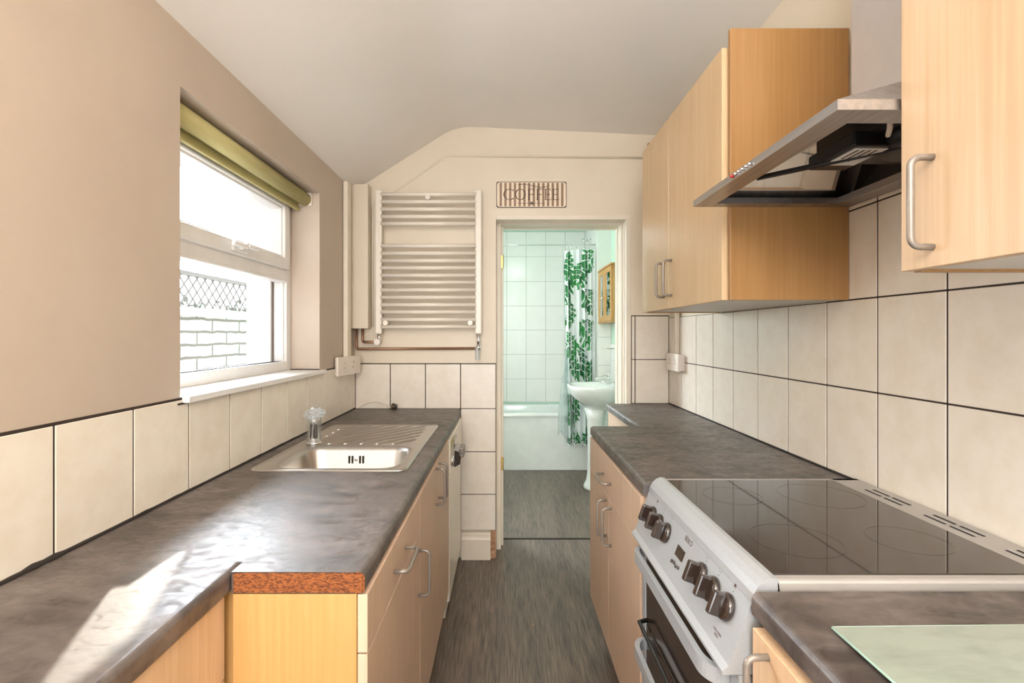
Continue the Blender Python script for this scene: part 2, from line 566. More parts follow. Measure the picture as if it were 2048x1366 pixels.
def tag(o, label=None, cat=None, group=None, kind=None):
    if label: o['label'] = label
    if cat: o['category'] = cat
    if group: o['group'] = group
    if kind: o['kind'] = kind
    return o
def thing(name, loc, label, cat, group=None, kind=None):
    o = bpy.data.objects.new(name, None)
    o.empty_display_size = 0.1
    o.location = loc
    COL.objects.link(o)
    return tag(o, label, cat, group, kind)
def struct(name, mb, label, cat, m=None, parent=None):
    return tag(mb.build(name, m, parent), label, cat, None, 'structure')

def MBm(m):
    b = MB()
    b.mats = [m]
    return b

# ------------------------------------------------------------------ room shell
XL, XR, YF, YB = -0.861, 0.955, 2.896, -1.60
WZ = 2.11            # height of the left wall where the slope begins
fl = MBm(M['floor']); fl.box(XL - 0.3, XR + 0.3, YB - 0.1, 3.16, -0.1, 0)
struct('floor', fl, 'dark grey brown wood grain vinyl floor between the cabinets', 'floor')
fb = MBm(M['floor']); fb.box(-0.85, 1.1, 3.16, 5.5, -0.1, 0.0)
struct('floor', fb, 'grey wood grain vinyl floor beyond the doorway in the bathroom', 'floor')

# left wall with its window opening
WY0, WY1, WZ0, WZ1 = 1.336, 2.346, 1.108, 1.945
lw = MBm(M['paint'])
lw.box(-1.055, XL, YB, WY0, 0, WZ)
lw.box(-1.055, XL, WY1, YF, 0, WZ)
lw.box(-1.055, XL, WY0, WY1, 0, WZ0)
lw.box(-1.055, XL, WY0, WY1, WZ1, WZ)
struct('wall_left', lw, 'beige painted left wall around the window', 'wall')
lo = MBm(M['house_brick'])
OY0, OY1, OZ0, OZ1 = 1.40, 2.285, 1.13, 1.90
lo.box(-1.16, -1.057, YB, OY0, 0, 2.9); lo.box(-1.16, -1.057, OY1, YF + 0.1, 0, 2.9)
lo.box(-1.16, -1.057, OY0, OY1, 0, OZ0); lo.box(-1.16, -1.057, OY0, OY1, OZ1, 2.9)
lr = MBm(M['render_white'])
lr.box(-1.165, -1.0565, OY1 - 0.012, OY1 - 0.0005, OZ0, OZ1); lr.box(-1.165, -1.0565, OY0 + 0.0005, OY0 + 0.012, OZ0, OZ1)
lr.box(-1.165, -1.0565, OY0 + 0.012, OY1 - 0.012, OZ1 - 0.012, OZ1 - 0.0005); lr.box(-1.18, -1.0565, OY0 + 0.012, OY1 - 0.012, OZ0 + 0.0005, OZ0 + 0.012)
struct('trim_13', lr, 'white rendered outer reveal around the window', 'reveal')
struct('wall_outer', lo, 'brown outer skin of the window wall', 'wall')

# right wall
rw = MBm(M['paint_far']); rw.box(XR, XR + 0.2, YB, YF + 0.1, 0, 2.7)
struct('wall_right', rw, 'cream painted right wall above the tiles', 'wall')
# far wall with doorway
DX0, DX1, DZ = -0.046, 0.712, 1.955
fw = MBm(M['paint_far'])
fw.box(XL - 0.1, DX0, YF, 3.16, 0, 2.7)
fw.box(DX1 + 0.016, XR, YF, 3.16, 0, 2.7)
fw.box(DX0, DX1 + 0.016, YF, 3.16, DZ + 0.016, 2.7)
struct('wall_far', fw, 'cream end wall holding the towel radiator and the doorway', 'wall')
# raised board on the far wall: slanted then level top edge
bd = MBm(M['paint_far'])
bx = lambda x: (x - VX) / 347.0
bz = lambda y: CZ + (VY - y) / 347.0
bd.prism([(bx(746), YF, 1.12), (bx(746), YF, bz(414)), (bx(895), YF, bz(313)), (XR, YF, bz(318)), (XR, YF, bz(631)), (DX1 + 0.016, YF, bz(631)), (DX1 + 0.016, YF, 1.970), (DX0, YF, 1.970), (DX0, YF, 1.12)], (0, -0.010, 0))
struct('trim_1', bd, 'raised cream board on the end wall with a slanted top edge', 'wall panel')
bt_ = MBm(M['paint_far'])
bt_.tube([(bx(746), YF - 0.011, 1.33), (bx(746), YF - 0.011, bz(414)), (bx(895), YF - 0.011, bz(313)), (XR - 0.002, YF - 0.011, bz(318))], 0.0065, 8)
struct('trim_14', bt_, 'painted bead along the slanted top edge of the end wall board', 'wall panel')
# rear wall, unseen; large opening added to let fill light in
bw = MBm(M['paint'])
bw.box(XL - 0.1, -0.70, YB - 0.2, YB, 0, 2.7); bw.box(0.80, XR + 0.1, YB - 0.2, YB, 0, 2.7)
bw.box(-0.70, 0.80, YB - 0.2, YB, 2.25, 2.7); bw.box(-0.70, 0.80, YB - 0.2, YB, 0, 0.05)
struct('wall_rear', bw, 'beige wall behind the camera', 'wall')

# ceiling: slope on the left, crease, nearly level on the right
def ceil_section(Y):
    cx = -0.277 + (YF - Y) * 0.040
    pts = [(XL - 0.12, WZ - 0.075), (XL, WZ), (XL + 0.012, WZ + 0.012)]
    s0 = Vector((XL, WZ)); c = Vector((cx, 2.485)); e = Vector((XR + 0.05, 2.428))
    d0 = (c - s0).normalized(); d1 = (e - c).normalized()
    a = c - d0 * 0.10; b_ = c + d1 * 0.10
    for k in range(9):
        t = k / 8
        p = a * (1 - t) ** 2 + c * 2 * t * (1 - t) + b_ * t * t
        pts.append((p.x, p.y))
    pts.append((e.x, e.y))
    return pts
cm = MBm(M['ceiling'])
ys = [YB + (YF - YB) * k / 6 for k in range(7)]
secs = [[cm.bm.verts.new((p[0], y, p[1])) for p in ceil_section(y)] for y in ys]
tops = [[cm.bm.verts.new((p[0], y, 2.75)) for p in (ceil_section(y)[0], ceil_section(y)[-1])] for y in ys]
for A, B in zip(secs, secs[1:]):
    for q in range(len(A) - 1):
        f = cm.bm.faces.new((A[q], B[q], B[q + 1], A[q + 1])); f.smooth = True
for A, B in zip(tops, tops[1:]):
    cm.bm.faces.new((A[0], A[1], B[1], B[0]))
struct('ceiling', cm, 'off-white ceiling, sloping down to the window side', 'ceiling')

# door lining and architrave
arch = thing('door_1', (0.30, YF, 0), 'cream painted door frame without a door, open to the bathroom', 'door frame', None, 'structure')
a = MBm(M['cream'])
a.box(-0.046, -0.004, 3.06, 3.19, 0.0, 1.957, 0.003); a.box(-0.046, -0.018, 3.00, 3.07, 0.0, 1.957, 0.003)
a.build('lining', None, arch)
def stops(mb, vertical):
    # stepped mouldings across the depth of the reveal
    for ya, yb, d in ((YF - 0.011, YF + 0.012, 0.010), (YF + 0.012, 3.18, 0.003), (YF + 0.055, YF + 0.075, 0.008), (YF + 0.105, YF + 0.165, 0.013), (3.13, 3.185, 0.009)):
        if vertical: mb.box(DX1 - d, DX1 + 0.016, ya, yb, 0, DZ + 0.016, 0.0015)
        else: mb.box(DX0 + 0.0005, DX1 - 0.0015, ya - 0.0007, yb - 0.0007, DZ - d, DZ + 0.0155, 0.0015)
a = MBm(M['cream']); stops(a, True); a.build('lining', None, arch)
a = MBm(M['cream']); stops(a, False); a.build('head_lining', None, arch)
for z in (bz(516) - 0.0, 0.50):
    h = MBm(M['brass'])
    h.box(-0.022, -0.006, 3.050, 3.060, z - 0.04, z + 0.04, 0.001)
    h.tube([(-0.006, 3.054, z - 0.04), (-0.006, 3.054, z + 0.04)], 0.004)
    h.build('hinge', None, arch)
th = MBm(M['dark']); th.box(-0.02, DX1, 3.152, 3.166, 0.0, 0.004, 0.001)
struct('trim_2', th, 'thin dark joint strip across the floor in the doorway', 'threshold')
# skirting fragment and broken plaster
sk = MBm(M['cream'])
sk.prism([(-0.243, YF - 0.006, 0.0), (-0.243, YF - 0.034, 0.0), (-0.243, YF - 0.034, 0.115), (-0.243, YF - 0.030, 0.125), (-0.243, YF - 0.026, 0.130), (-0.243, YF - 0.026, 0.142), (-0.243, YF - 0.018, 0.150), (-0.243, YF - 0.006, 0.152)], (0.166, 0, 0))
struct('baseboard_far', sk, 'short cream skirting board stub under the wall tiles', 'skirting board')
pz = MBm(M['plaster'])
def pf(u, v):
    x = -0.077 + 0.030 * u; z = 0.158 * v
    return Vector((x, YF - 0.012 - 0.010 * noise.noise(Vector((x * 60, z * 60, 3))), z))
pz.grid(pf, 8, 24)
pz.box(-0.077, -0.047, YF - 0.008, YF - 0.001, 0, 0.158)
struct('trim_3', pz, 'broken bare plaster at the foot of the doorway corner', 'plaster')

# ------------------------------------------------------------------ wall tiles
def tiles(name, axis, face, thick, us, vs, label, mt='tile', mg='grout', gap=0.0040, skip=None, edge=0.004):
    """axis 'X': tiles lie on a plane X=face (u=Y); thick signed direction into the wall"""
    mb = MB(); mb.mi(M[mt]); mb.mi(M[mg])
    def put(u0, u1, v0, v1, f0, f1, bev, m):
        if axis == 'X': mb.box(min(f0, f1), max(f0, f1), u0, u1, v0, v1, bev, m, 1)
        else: mb.box(u0, u1, min(f0, f1), max(f0, f1), v0, v1, bev, m, 1)
    sg = 1 if thick > 0 else -1
    for a in range(len(us) - 1):
        for b in range(len(vs) - 1):
            if skip and skip((us[a] + us[a + 1]) / 2, (vs[b] + vs[b + 1]) / 2): continue
            put(us[a] + gap / 2 * 1.2, us[a + 1] - gap / 2 * 1.2, vs[b] + gap / 2, vs[b + 1] - gap / 2, face, face + thick, 0.0012, M[mt])
            e = edge if b == len(vs) - 2 else 0
            put(us[a], us[a + 1], vs[b], vs[b + 1] + e, face + sg * 0.0020, face + thick, 0, M[mg])
    return struct(name, mb, label, 'wall tiles')
ty = [0.956 + 0.2045 * k for k in range(-7, 10)] + [YF - 0.006]
tiles('trim_4', 'X', -0.855, -0.006, ty, [0.861, 1.113], 'single row of cream tiles with dark grout along the window wall')
tiles('trim_5', 'Y', YF - 0.006, 0.006, [-0.855, -0.654, -0.452, -0.250, -0.047], [0.158, 0.365, 0.610, 0.8585, 1.116], 'cream tiles with dark grout below the towel radiator')
tiles('trim_6', 'Y', YF - 0.006, 0.006, [0.733, 0.754, 0.9485], [0.888, 1.141, 1.3916], 'narrow patch of cream tiles between doorway and right wall')
tyr = [1.0776 + 0.201 * k for k in range(-11, 9)] + [YF - 0.006]
tiles('trim_7', 'X', 0.9495, 0.0055, tyr, [0.8905, 1.136, 1.380, 1.624, 1.868], 'large cream tiles with dark grout along the right wall',
      skip=lambda u, v: v > 1.38 and not (0.70 < u < 1.40))

# ------------------------------------------------------------------ window
win = thing('window_1', (-1.025, 1.841, WZ0), 'white plastic window in the left wall with a top opening sash', 'window', None, 'structure')
FX0, FX1 = -1.055, -0.995
fz0, fz1 = 1.118, 1.943
f = MBm(M['pvc'])
yy0, yy1 = WY0 + 0.002, WY1 - 0.002
def frame_rect(mb, y0, y1, z0, z1, w, x0, x1, bev=0.004, wb=None):
    wb = wb or w
    mb.box(x0, x1, y0, y0 + w, z0, z1, bev); mb.box(x0, x1, y1 - w, y1, z0, z1, bev)
    mb.box(x0, x1, y0 + w - 0.001, y1 - w + 0.001, z0, z0 + wb, bev); mb.box(x0, x1, y0 + w - 0.001, y1 - w + 0.001, z1 - w, z1, bev)
frame_rect(f, yy0, yy1, fz0, fz1, 0.045, FX0, FX1)
frame_rect(f, yy0 + 0.043, yy1 - 0.043, fz0 + 0.035, fz1 - 0.04, 0.010, FX0 + 0.008, FX1 - 0.012, 0.002)
f.build('window_frame', None, win)
f = MBm(M['pvc']); f.box(FX0, FX1 + 0.002, yy0 + 0.044, yy1 - 0.044, 1.530, 1.585, 0.005)
f.box(FX0 + 0.01, FX1 + 0.008, yy0 + 0.044, yy1 - 0.044, 1.522, 1.534, 0.003)
f.build('transom', None, win)
f = MBm(M['pvc'])
frame_rect(f, yy0 + 0.05, yy1 - 0.05, 1.578, 1.905, 0.052, FX0 + 0.01, FX1 + 0.018, 0.006)
frame_rect(f, yy0 + 0.098, yy1 - 0.098, 1.626, 1.857, 0.012, FX0 + 0.015, FX1 + 0.006, 0.003)
sash = f.build('sash', None, win)
g = MBm(M['glass']); g.box(-1.030, -1.026, yy0 + 0.1, yy1 - 0.1, 1.63, 1.855)
tag(g.build('pane', None, sash), 'upper clear pane')
h = MBm(M['pvc'])
h.box(-0.978, -0.966, 1.80, 1.90, 1.588, 1.618, 0.004)
h.tube([(-0.966, 1.835, 1.606), (-0.948, 1.835, 1.606)], 0.011)
h.box(-0.956, -0.942, 1.76, 1.85, 1.600, 1.616, 0.005)
h.box(-0.958, -0.940, 1.86, 1.94, 1.606, 1.620, 0.006)
h.tube([(-0.966, 1.86, 1.612), (-0.944, 1.86, 1.612)], 0.010)
h.build('handle', None, sash)
g = MBm(M['glass']); g.box(-1.030, -1.026, yy0 + 0.05, yy1 - 0.05, 1.156, 1.53)
tag(g.build('pane', None, win), 'lower fixed pane')
s = MBm(M['pvc'])
s.box(-0.997, XL + 0.0005, WY0 + 0.001, WY1 - 0.001, WZ0 + 0.001, WZ0 + 0.012, 0.001)
s.box(XL + 0.0005, -0.838, WY0 + 0.002, WY1 + 0.030, WZ0 - 0.006, WZ0 + 0.012, 0.002)
sl = s.build('window_sill', None, win)
s = MBm(M['grout']); s.box(-0.8605, -0.8535, WY0 - 0.02, WY1 + 0.038, WZ0 - 0.009, WZ0 - 0.004)
s.box(-0.997, XL, WY1 - 0.006, WY1 - 0.001, WZ0 + 0.012, WZ0 + 0.016)
s.build('sill_joint', None, win)
# cornered roller blind
bl = thing('roller_blind', (-0.93, 1.84, 1.875), 'olive yellow roller blind rolled up at the head of the window', 'blind')
b = MBm(M['blind'])
b.tube([(-0.925, WY0 + 0.012, 1.912), (-0.925, WY1 - 0.014, 1.912)], 0.030, 24)
b.box(-0.957, -0.953, WY0 + 0.012, WY1 - 0.014, 1.868, 1.91, 0.001)
b.build('blind_roll', None, bl)
b = MBm(M['blind']); b.box(-0.962, -0.948, WY0 + 0.010, WY1 - 0.012, 1.858, 1.872, 0.003)
b.build('bottom_bar', None, bl)
b = MBm(M['plastic_white']); b.box(-0.96, -0.895, WY1 - 0.0135, WY1 - 0.002, 1.885, 1.944, 0.002); b.build('bracket', None, bl)

# ------------------------------------------------------------------ outside the window
gr = MBm(M['garden_ground']); gr.box(-9, -1.165, -4, 12, -0.06, 0.0)
struct('ground', gr, 'paved side passage outside the window', 'ground')
gw = thing('garden_wall', (-2.05, 3.2, 0), 'white painted brick garden wall outside the window', 'wall')
b = MBm(M['brick']); b.box(-2.17, -1.95, -2.0, 7.5, 0, 1.40); b.build('brickwork', None, gw)
b = MBm(M['render_white'])
def cop(u, v):
    y = -2.0 + 9.5 * u
    xs = [-1.93, -1.93, -1.97, -2.06, -2.15, -2.19, -2.19]
    zs = [1.40, 1.432, 1.455, 1.463, 1.455, 1.432, 1.40]
    k = min(int(v * 6 + 0.5), 6)
    return Vector((xs[k], y, zs[k] + (0.010 * noise.noise(Vector((y * 5, k, 0))) if 0 < k < 6 else 0)))
b.grid(cop, 120, 6, None); b.build('coping', None, gw)
tr = MBm(M['trellis'])
ty0, ty1, tz0, tz1 = 2.0, 6.0, 1.47, 1.72
for k in range(-4, 46):
    y = ty0 + k * 0.10
    for sgn in (1, -1):
        ya, yb = (y, y + 0.25) if sgn > 0 else (y + 0.25, y)
        tr.prism([(-2.28, ya - 0.006, tz0), (-2.28, ya + 0.006, tz0), (-2.28, yb + 0.006, tz1), (-2.28, yb - 0.006, tz1)], (0.008, 0, 0))
tr.box(-2.30, -2.26, 1.6, 6.8, tz1 - 0.01, tz1 + 0.02); tr.box(-2.30, -2.26, 1.6, 6.8, tz0 - 0.03, tz0)
for y in (1.6, 3.1, 4.6, 6.1): tr.box(-2.31, -2.26, y - 0.025, y + 0.025, 0, 1.78)
tag(tr.build('trellis_fence'), 'weathered lattice trellis rising behind the white garden wall', 'fence')
bs = MBm(M['bush'])
for k in range(5200):
    y = random.uniform(1.5, 11); x = -random.uniform(2.7, 3.9)
    zt = 1.66 + 0.16 * noise.noise(Vector((y * 1.3, x, 0)))
    z = random.uniform(0.9, zt)
    c = Vector((x, y, z)); s_ = random.uniform(0.02, 0.05)
    a_ = Vector((random.uniform(-1, 1), random.uniform(-1, 1), random.uniform(-1, 1))).normalized()
    b_ = a_.orthogonal().normalized()
    bs.face([c - a_ * s_, c + b_ * s_ * 0.4, c + a_ * s_, c - b_ * s_ * 0.4])
for k in range(10):
    y = 1.8 + k * 0.95
    bs.tube([(-3.2, y, 0), (-3.25, y + 0.1, 0.7), (-3.15, y, 1.5)], [0.03, 0.02, 0.008], 6)
tag(bs.build('hedge', recalc=False), 'grey green hedge beyond the garden wall', 'hedge', None, 'stuff')
pr = MBm(M['render_white']); pr.box(-1.925, -1.60, 4.36, 4.62, 0, 1.80, 0.004)
tag(pr.build('rendered_pier'), 'white rendered pier at the end of the side passage', 'pier')

# ------------------------------------------------------------------ worktops
def nosing(mb, xi, xf, y0, y1, z0, z1, m=None, capm=None):
    """postformed front: rounded top and bottom edge; xi inner x, xf front x"""
    s_ = 1 if xf > xi else -1
    r = 0.012
    pts = [(xi, y0, z0), (xf - s_ * r * 0.6, y0, z0)]
    for k in range(1, 5):
        t = R(90 * k / 4); pts.append((xf - s_ * r * 0.6 + s_ * r * 0.6 * math.sin(t), y0, z0 + r * 0.6 - r * 0.6 * math.cos(t)))
    for k in range(0, 6):
        t = R(90 * k / 5); pts.append((xf - s_ * r + s_ * r * math.cos(t), y0, z1 - r + r * math.sin(t)))
    pts.append((xi, y0, z1))
    mb.prism(pts, (0, y1 - y0, 0), m, capm=capm)

ZW = 0.860
SX0, SX1, SY0, SY1 = -0.780, -0.320, 1.575, 2.330      # cut-out for the sink
wt = MB(); wt.mi(M['worktop']); wt.mi(M['chip'])
def slab(mb, x0, x1, y0, y1, z0, z1, m, hole=None, frontcap=None):
    xs = [x0, x1]; ys_ = [y0, y1]
    if hole: xs = [x0, hole[0], hole[1], x1]; ys_ = [y0, hole[2], hole[3], y1]
    for a in range(len(xs) - 1):
        for b in range(len(ys_) - 1):
            if hole and a == 1 and b == 1: continue
            for z in (z0, z1):
                mb.face([(xs[a], ys_[b], z), (xs[a + 1], ys_[b], z), (xs[a + 1], ys_[b + 1], z), (xs[a], ys_[b + 1], z)], m)
    def side(p, q, mm): mb.face([(*p, z0), (*q, z0), (*q, z1), (*p, z1)], mm)
    side((x0, y0), (x1, y0), frontcap or m); side((x0, y1), (x1, y1), m); side((x0, y0), (x0, y1), m)
    if hole:
        h = hole
        side((h[0], h[2]), (h[1], h[2]), m); side((h[0], h[3]), (h[1], h[3]), m); side((h[0], h[2]), (h[0], h[3]), m); side((h[1], h[2]), (h[1], h[3]), m)
slab(wt, -0.854, -0.265, 0.938, YF - 0.007, ZW - 0.038, ZW, M['worktop'], (SX0, SX1, SY0, SY1), M['worktop'])
wt.box(-0.488, -0.2655, 0.8995, 0.9385, ZW - 0.038, ZW, 0, M['worktop'])
nosing(wt, -0.2655, -0.249, 0.8995, YF - 0.007, ZW - 0.038, ZW, M['worktop'], M['chip'])
# sawn chipboard end
wt.box(-0.484, -0.2535, 0.8975, 0.8997, ZW - 0.0365, ZW - 0.0015, 0, M['chip'])
tag(wt.build('worktop'), 'dark slate effect worktop holding the sink, sawn chipboard end showing', 'worktop')
wn_ = MBm(M['worktop'])
slab(wn_, -0.854, -0.506, -1.0, 0.9365, ZW - 0.038, ZW + 0.0008, M['worktop'])
nosing(wn_, -0.506, -0.490, -1.0, 0.9365, ZW - 0.038, ZW + 0.0008, M['worktop'])
tag(wn_.build('worktop'), 'narrower dark worktop nearest the camera on the window side', 'worktop')
# black mould bead where worktop meets tiles
sb = MBm(M['dark'])
pth = []
rad = []
for k in range(150):
    y = -0.4 + k * 0.0222
    pth.append((-0.8535, y, ZW + 0.002)); rad.append(0.0035 + 0.002 * abs(noise.noise(Vector((y * 18, 0, 0)))) + (0.007 * max(0, 1 - abs(y - 0.93) / 0.09)) * abs(noise.noise(Vector((y * 60, 3, 0))) + 0.3))
sb.tube(pth, rad, 7)
struct('trim_8', sb, 'ragged blackened sealant line between worktop and window wall tiles', 'sealant')

ZR = 0.887
w1 = MBm(M['worktop'])
slab(w1, 0.602, 0.9485, 2.178, YF - 0.007, ZR - 0.038, ZR, M['worktop'])
nosing(w1, 0.602, 0.587, 2.178, YF - 0.007, ZR - 0.038, ZR)
w1.face([(0.9485, 2.178, ZR), (0.9485, 2.178, ZR - 0.038), (0.9485, YF - 0.007, ZR - 0.038), (0.9485, YF - 0.007, ZR)])
tag(w1.build('worktop'), 'short shallow dark worktop in the far corner beside the doorway', 'worktop')
w1 = MBm(M['worktop'])
slab(w1, 0.390, 0.9485, 1.350, 2.176, ZR - 0.038, ZR + 0.0006, M['worktop'])
nosing(w1, 0.390, 0.374, 1.350, 2.176, ZR - 0.038, ZR + 0.0006)
tag(w1.build('worktop'), 'dark slate effect worktop beyond the cooker', 'worktop')
w1 = MBm(M['worktop'])
slab(w1, 0.400, 0.9485, -1.0, 0.778, ZR - 0.038, ZR, M['worktop'])
nosing(w1, 0.400, 0.383, -1.0, 0.778, ZR - 0.038, ZR)
tag(w1.build('worktop'), 'dark worktop on the right nearest the camera, glass board on it', 'worktop')
sb = MBm(M['dark'])
sb.tube([(0.948, y, ZR + 0.002) for y in (YF - 0.01, 1.36)], 0.003, 7)
struct('trim_9', sb, 'dark sealant line behind the right hand worktops', 'sealant')

# ------------------------------------------------------------------ cabinets
def handle(parent, x, y, z, s_, axis, length=0.128, proj=0.032, r=0.0048):
    """bow handle whose centre on the door face is (x,y,z); s_ direction out of the door"""
    c = []
    L = length / 2; rc = 0.014
    def pt(a, o): return (x + s_ * o, y, z + a) if axis == 'Z' else (x + s_ * o, y + a, z)
    c.append(pt(L, -0.0005)); c.append(pt(L, proj - rc))
    for k in range(1, 6):
        t = R(90 * k / 5); c.append(pt(L - rc + rc * math.cos(t), proj - rc + rc * math.sin(t)))
    for k in range(0, 5):
        t = R(90 * k / 5); c.append(pt(-L + rc - rc * math.sin(t), proj - rc + rc * math.cos(t)))
    c.append(pt(-L, proj - rc)); c.append(pt(-L, -0.0005))
    h = MBm(M['nickel']); h.tube(c, r, 12)
    return h.build('handle', None, parent)

def cabinet(name, label, cat, xf, xb, y0, y1, z0, z1, fronts, mdoor, mbody='under', plinth=None, endp=None, group=None, door_t=0.018):
    """fronts: list of (kind, y0, y1, z0, z1, handle(axis,y,z)|None)"""
    s_ = 1 if xf > xb else -1
    root = thing(name, ((xf + xb) / 2, (y0 + y1) / 2, 0 if plinth else z0), label, cat, group)
    xc = xf - s_ * (door_t + 0.001)
    b = MB(); b.mi(M[mbody])
    t = 0.016
    b.box(xc, xb, y0, y0 + t, z0, z1); b.box(xc, xb, y1 - t, y1, z0, z1)
    b.box(xc, xb, y0 + t, y1 - t, z0, z0 + t); b.box(xb, xb + s_ * 0.006, y0 + t, y1 - t, z0 + t, z1)
    b.box(xc, xc - s_ * 0.06, y0 + t, y1 - t, z1 - t, z1)
    if name.startswith('wall'): b.box(xc, xb, y0 + t, y1 - t, z1 - t, z1)
    b.build('body', None, root)
    for fr in fronts:
        kind, a0, a1, c0, c1, hd = fr
        d = MB(); d.mi(M[mdoor])
        d.box(xf - s_ * door_t, xf, a0 + 0.0015, a1 - 0.0015, c0 + 0.0015, c1 - 0.0015, 0.0012, M[mdoor])
        do = d.build(kind, None, root)
        if hd: handle(do, xf, hd[1], hd[2], s_, hd[0])
    if plinth:
        p = MBm(M[plinth]); px_ = xf - s_ * 0.075
        p.box(px_, px_ - s_ * 0.016, y0, y1, 0, z0); p.build('plinth', None, root)
    if endp:
        for (x0, x1, ya, yb, za, zb, mm) in endp:
            e = MBm(M[mm]); e.box(x0, x1, ya, yb, za, zb, 0.001); e.build('end_panel', None, root)
    return root
zt = ZW - 0.040
cabinet('base_cabinet', 'beech base cabinet with drawer and orange side panel under the sawn worktop end', 'cabinet', -0.245, -0.845, 0.916, 1.465, 0.14, zt,
        [('drawer', 0.900, 1.466, 0.712, zt, ('Y', 1.183, 0.757)), ('door', 0.900, 1.466, 0.14, 0.712, ('Z', 1.437, 0.603))], 'beech_lower', 'panel_orange', 'panel_brown',
        [(-0.486, -0.264, 0.900, 0.9155, 0.0, zt, 'panel_orange')])
cabinet('base_cabinet', 'beech two-door sink cabinet beside the white dishwasher', 'cabinet', -0.245, -0.845, 1.468, 2.232, 0.14, zt,
        [('door', 1.467, 1.843, 0.14, zt, ('Z', 1.805, 0.738)), ('door', 1.843, 2.233, 0.14, zt, ('Z', 1.882, 0.738))], 'beech_lower', 'under', 'panel_brown')
cabinet('base_cabinet', 'beech drawer cabinet nearest the camera under the narrow worktop', 'cabinet', -0.498, -0.845, 0.30, 0.898, 0.14, zt,
        [('drawer', 0.60, 0.897, 0.670, zt, None), ('drawer', 0.60, 0.897, 0.40, 0.670, None), ('drawer', 0.60, 0.897, 0.14, 0.40, None), ('door', 0.302, 0.60, 0.14, zt, None)], 'beech', 'panel_orange', 'panel_brown')
zr = ZR - 0.040
cabinet('base_cabinet', 'beech cabinet with one drawer and two doors just beyond the cooker', 'cabinet', 0.370, 0.935, 1.362, 2.160, 0.165, zr,
        [('drawer', 1.362, 2.160, 0.712, zr, ('Y', 1.80, 0.768)), ('door', 1.362, 1.779, 0.165, 0.712, ('Z', 1.730, 0.622)), ('door', 1.779, 2.160, 0.165, 0.712, ('Z', 1.815, 0.622))], 'beech_lower', 'panel_brown', 'panel_brown')
cabinet('base_cabinet', 'shallow beech base cabinet in the far corner by the doorway', 'cabinet', 0.597, 0.935, 2.182, 2.880, 0.14, zr,
        [('door', 2.182, 2.880, 0.14, zr, None)], 'beech_lower', 'under', 'panel_brown')
cabinet('base_cabinet', 'light beech base cabinet on the near side of the cooker', 'cabinet', 0.380, 0.935, 0.165, 0.770, 0.14, zr,
        [('door', 0.165, 0.770, 0.14, zr - 0.008, ('Z', 0.722, 0.757))], 'beech', 'panel_orange', 'panel_brown', door_t=0.022)

# wall cabinets
UZ0, UZ1 = 1.380, 2.092
cabinet('wall_cabinet', 'far wall cabinet of two tall pale beech doors with brown side panel', 'cabinet', 0.612, 0.948, 1.397, 2.205, UZ0 + 0.004, UZ1,
        [('door', 1.410, 1.812 + 0.06, UZ0, UZ1, ('Z', 1.833, 1.492)), ('door', 1.872, 2.222, UZ0, UZ1, ('Z', 1.917, 1.492))], 'beech_upper', 'under', None,
        [(0.622, 0.948, 1.3805, 1.3955, UZ0, 2.127, 'panel_brown'), (0.632, 0.948, 2.206, 2.222, UZ0, 2.127, 'panel_brown')])
cabinet('wall_cabinet', 'near wall cabinet with a single large pale beech door, right of the hood', 'cabinet', 0.612, 0.948, 0.17, 0.760, UZ0 + 0.004, 2.127,
        [('door', 0.17, 0.776, UZ0, 2.127, ('Z', 0.717, 1.474))], 'beech_near', 'under', None,
        [(0.632, 0.948, 0.761, 0.775, UZ0, 2.127, 'panel_brown')])

# ------------------------------------------------------------------ sink
def rrect(x0, x1, y0, y1, r, z, n=8):
    pts = []
    for cx, cy, a0 in ((x1 - r, y1 - r, 0), (x0 + r, y1 - r, 90), (x0 + r, y0 + r, 180), (x1 - r, y0 + r, 270)):
        for k in range(n + 1):
            t = R(a0 + 90 * k / n); pts.append(Vector((cx + r * math.cos(t), cy + r * math.sin(t), z)))
    return pts
sk_ = thing('kitchen_sink', (-0.55, 1.953, ZW), 'stainless steel inset sink with ribbed drainer in the left worktop', 'sink')
s = MBm(M['sink_steel'])
Zs = ZW + 0.0045
ox = (-0.796, -0.304, 1.559, 2.347)
bw_ = (-0.735, -0.342, 1.590, 1.893)
def ins(b, d): return (b[0] + d, b[1] - d, b[2] + d, b[3] - d)
L = [rrect(*ox, 0.028, ZW + 0.0006), rrect(*ins(ox, 0.002), 0.027, Zs), rrect(*ins(ox, 0.009), 0.024, Zs + 0.0005), rrect(*ins(ox, 0.014), 0.022, Zs - 0.0020), ]
L2 = [rrect(*ins(bw_, -0.016), 0.075, Zs - 0.002), rrect(*ins(bw_, -0.010), 0.070, Zs - 0.0005), rrect(*bw_, 0.062, Zs - 0.004), rrect(*ins(bw_, 0.008), 0.060, Zs - 0.018),
      rrect(*ins(bw_, 0.020), 0.055, Zs - 0.120), rrect(*ins(bw_, 0.034), 0.050, Zs - 0.142), rrect(*ins(bw_, 0.060), 0.040, Zs - 0.148), rrect(*ins(bw_, 0.13), 0.015, Zs - 0.150)]
s.loops(L)
s.loops([[p.copy() for p in L[-1]], [p.copy() for p in L2[0]]], None, False, False)
s.loops([[p.copy() for p in q] for q in L2], None, True)
bmesh.ops.remove_doubles(s.bm, verts=s.bm.verts[:], dist=0.00001)
s.build('basin', None, sk_)
d = MBm(M['sink_steel'])
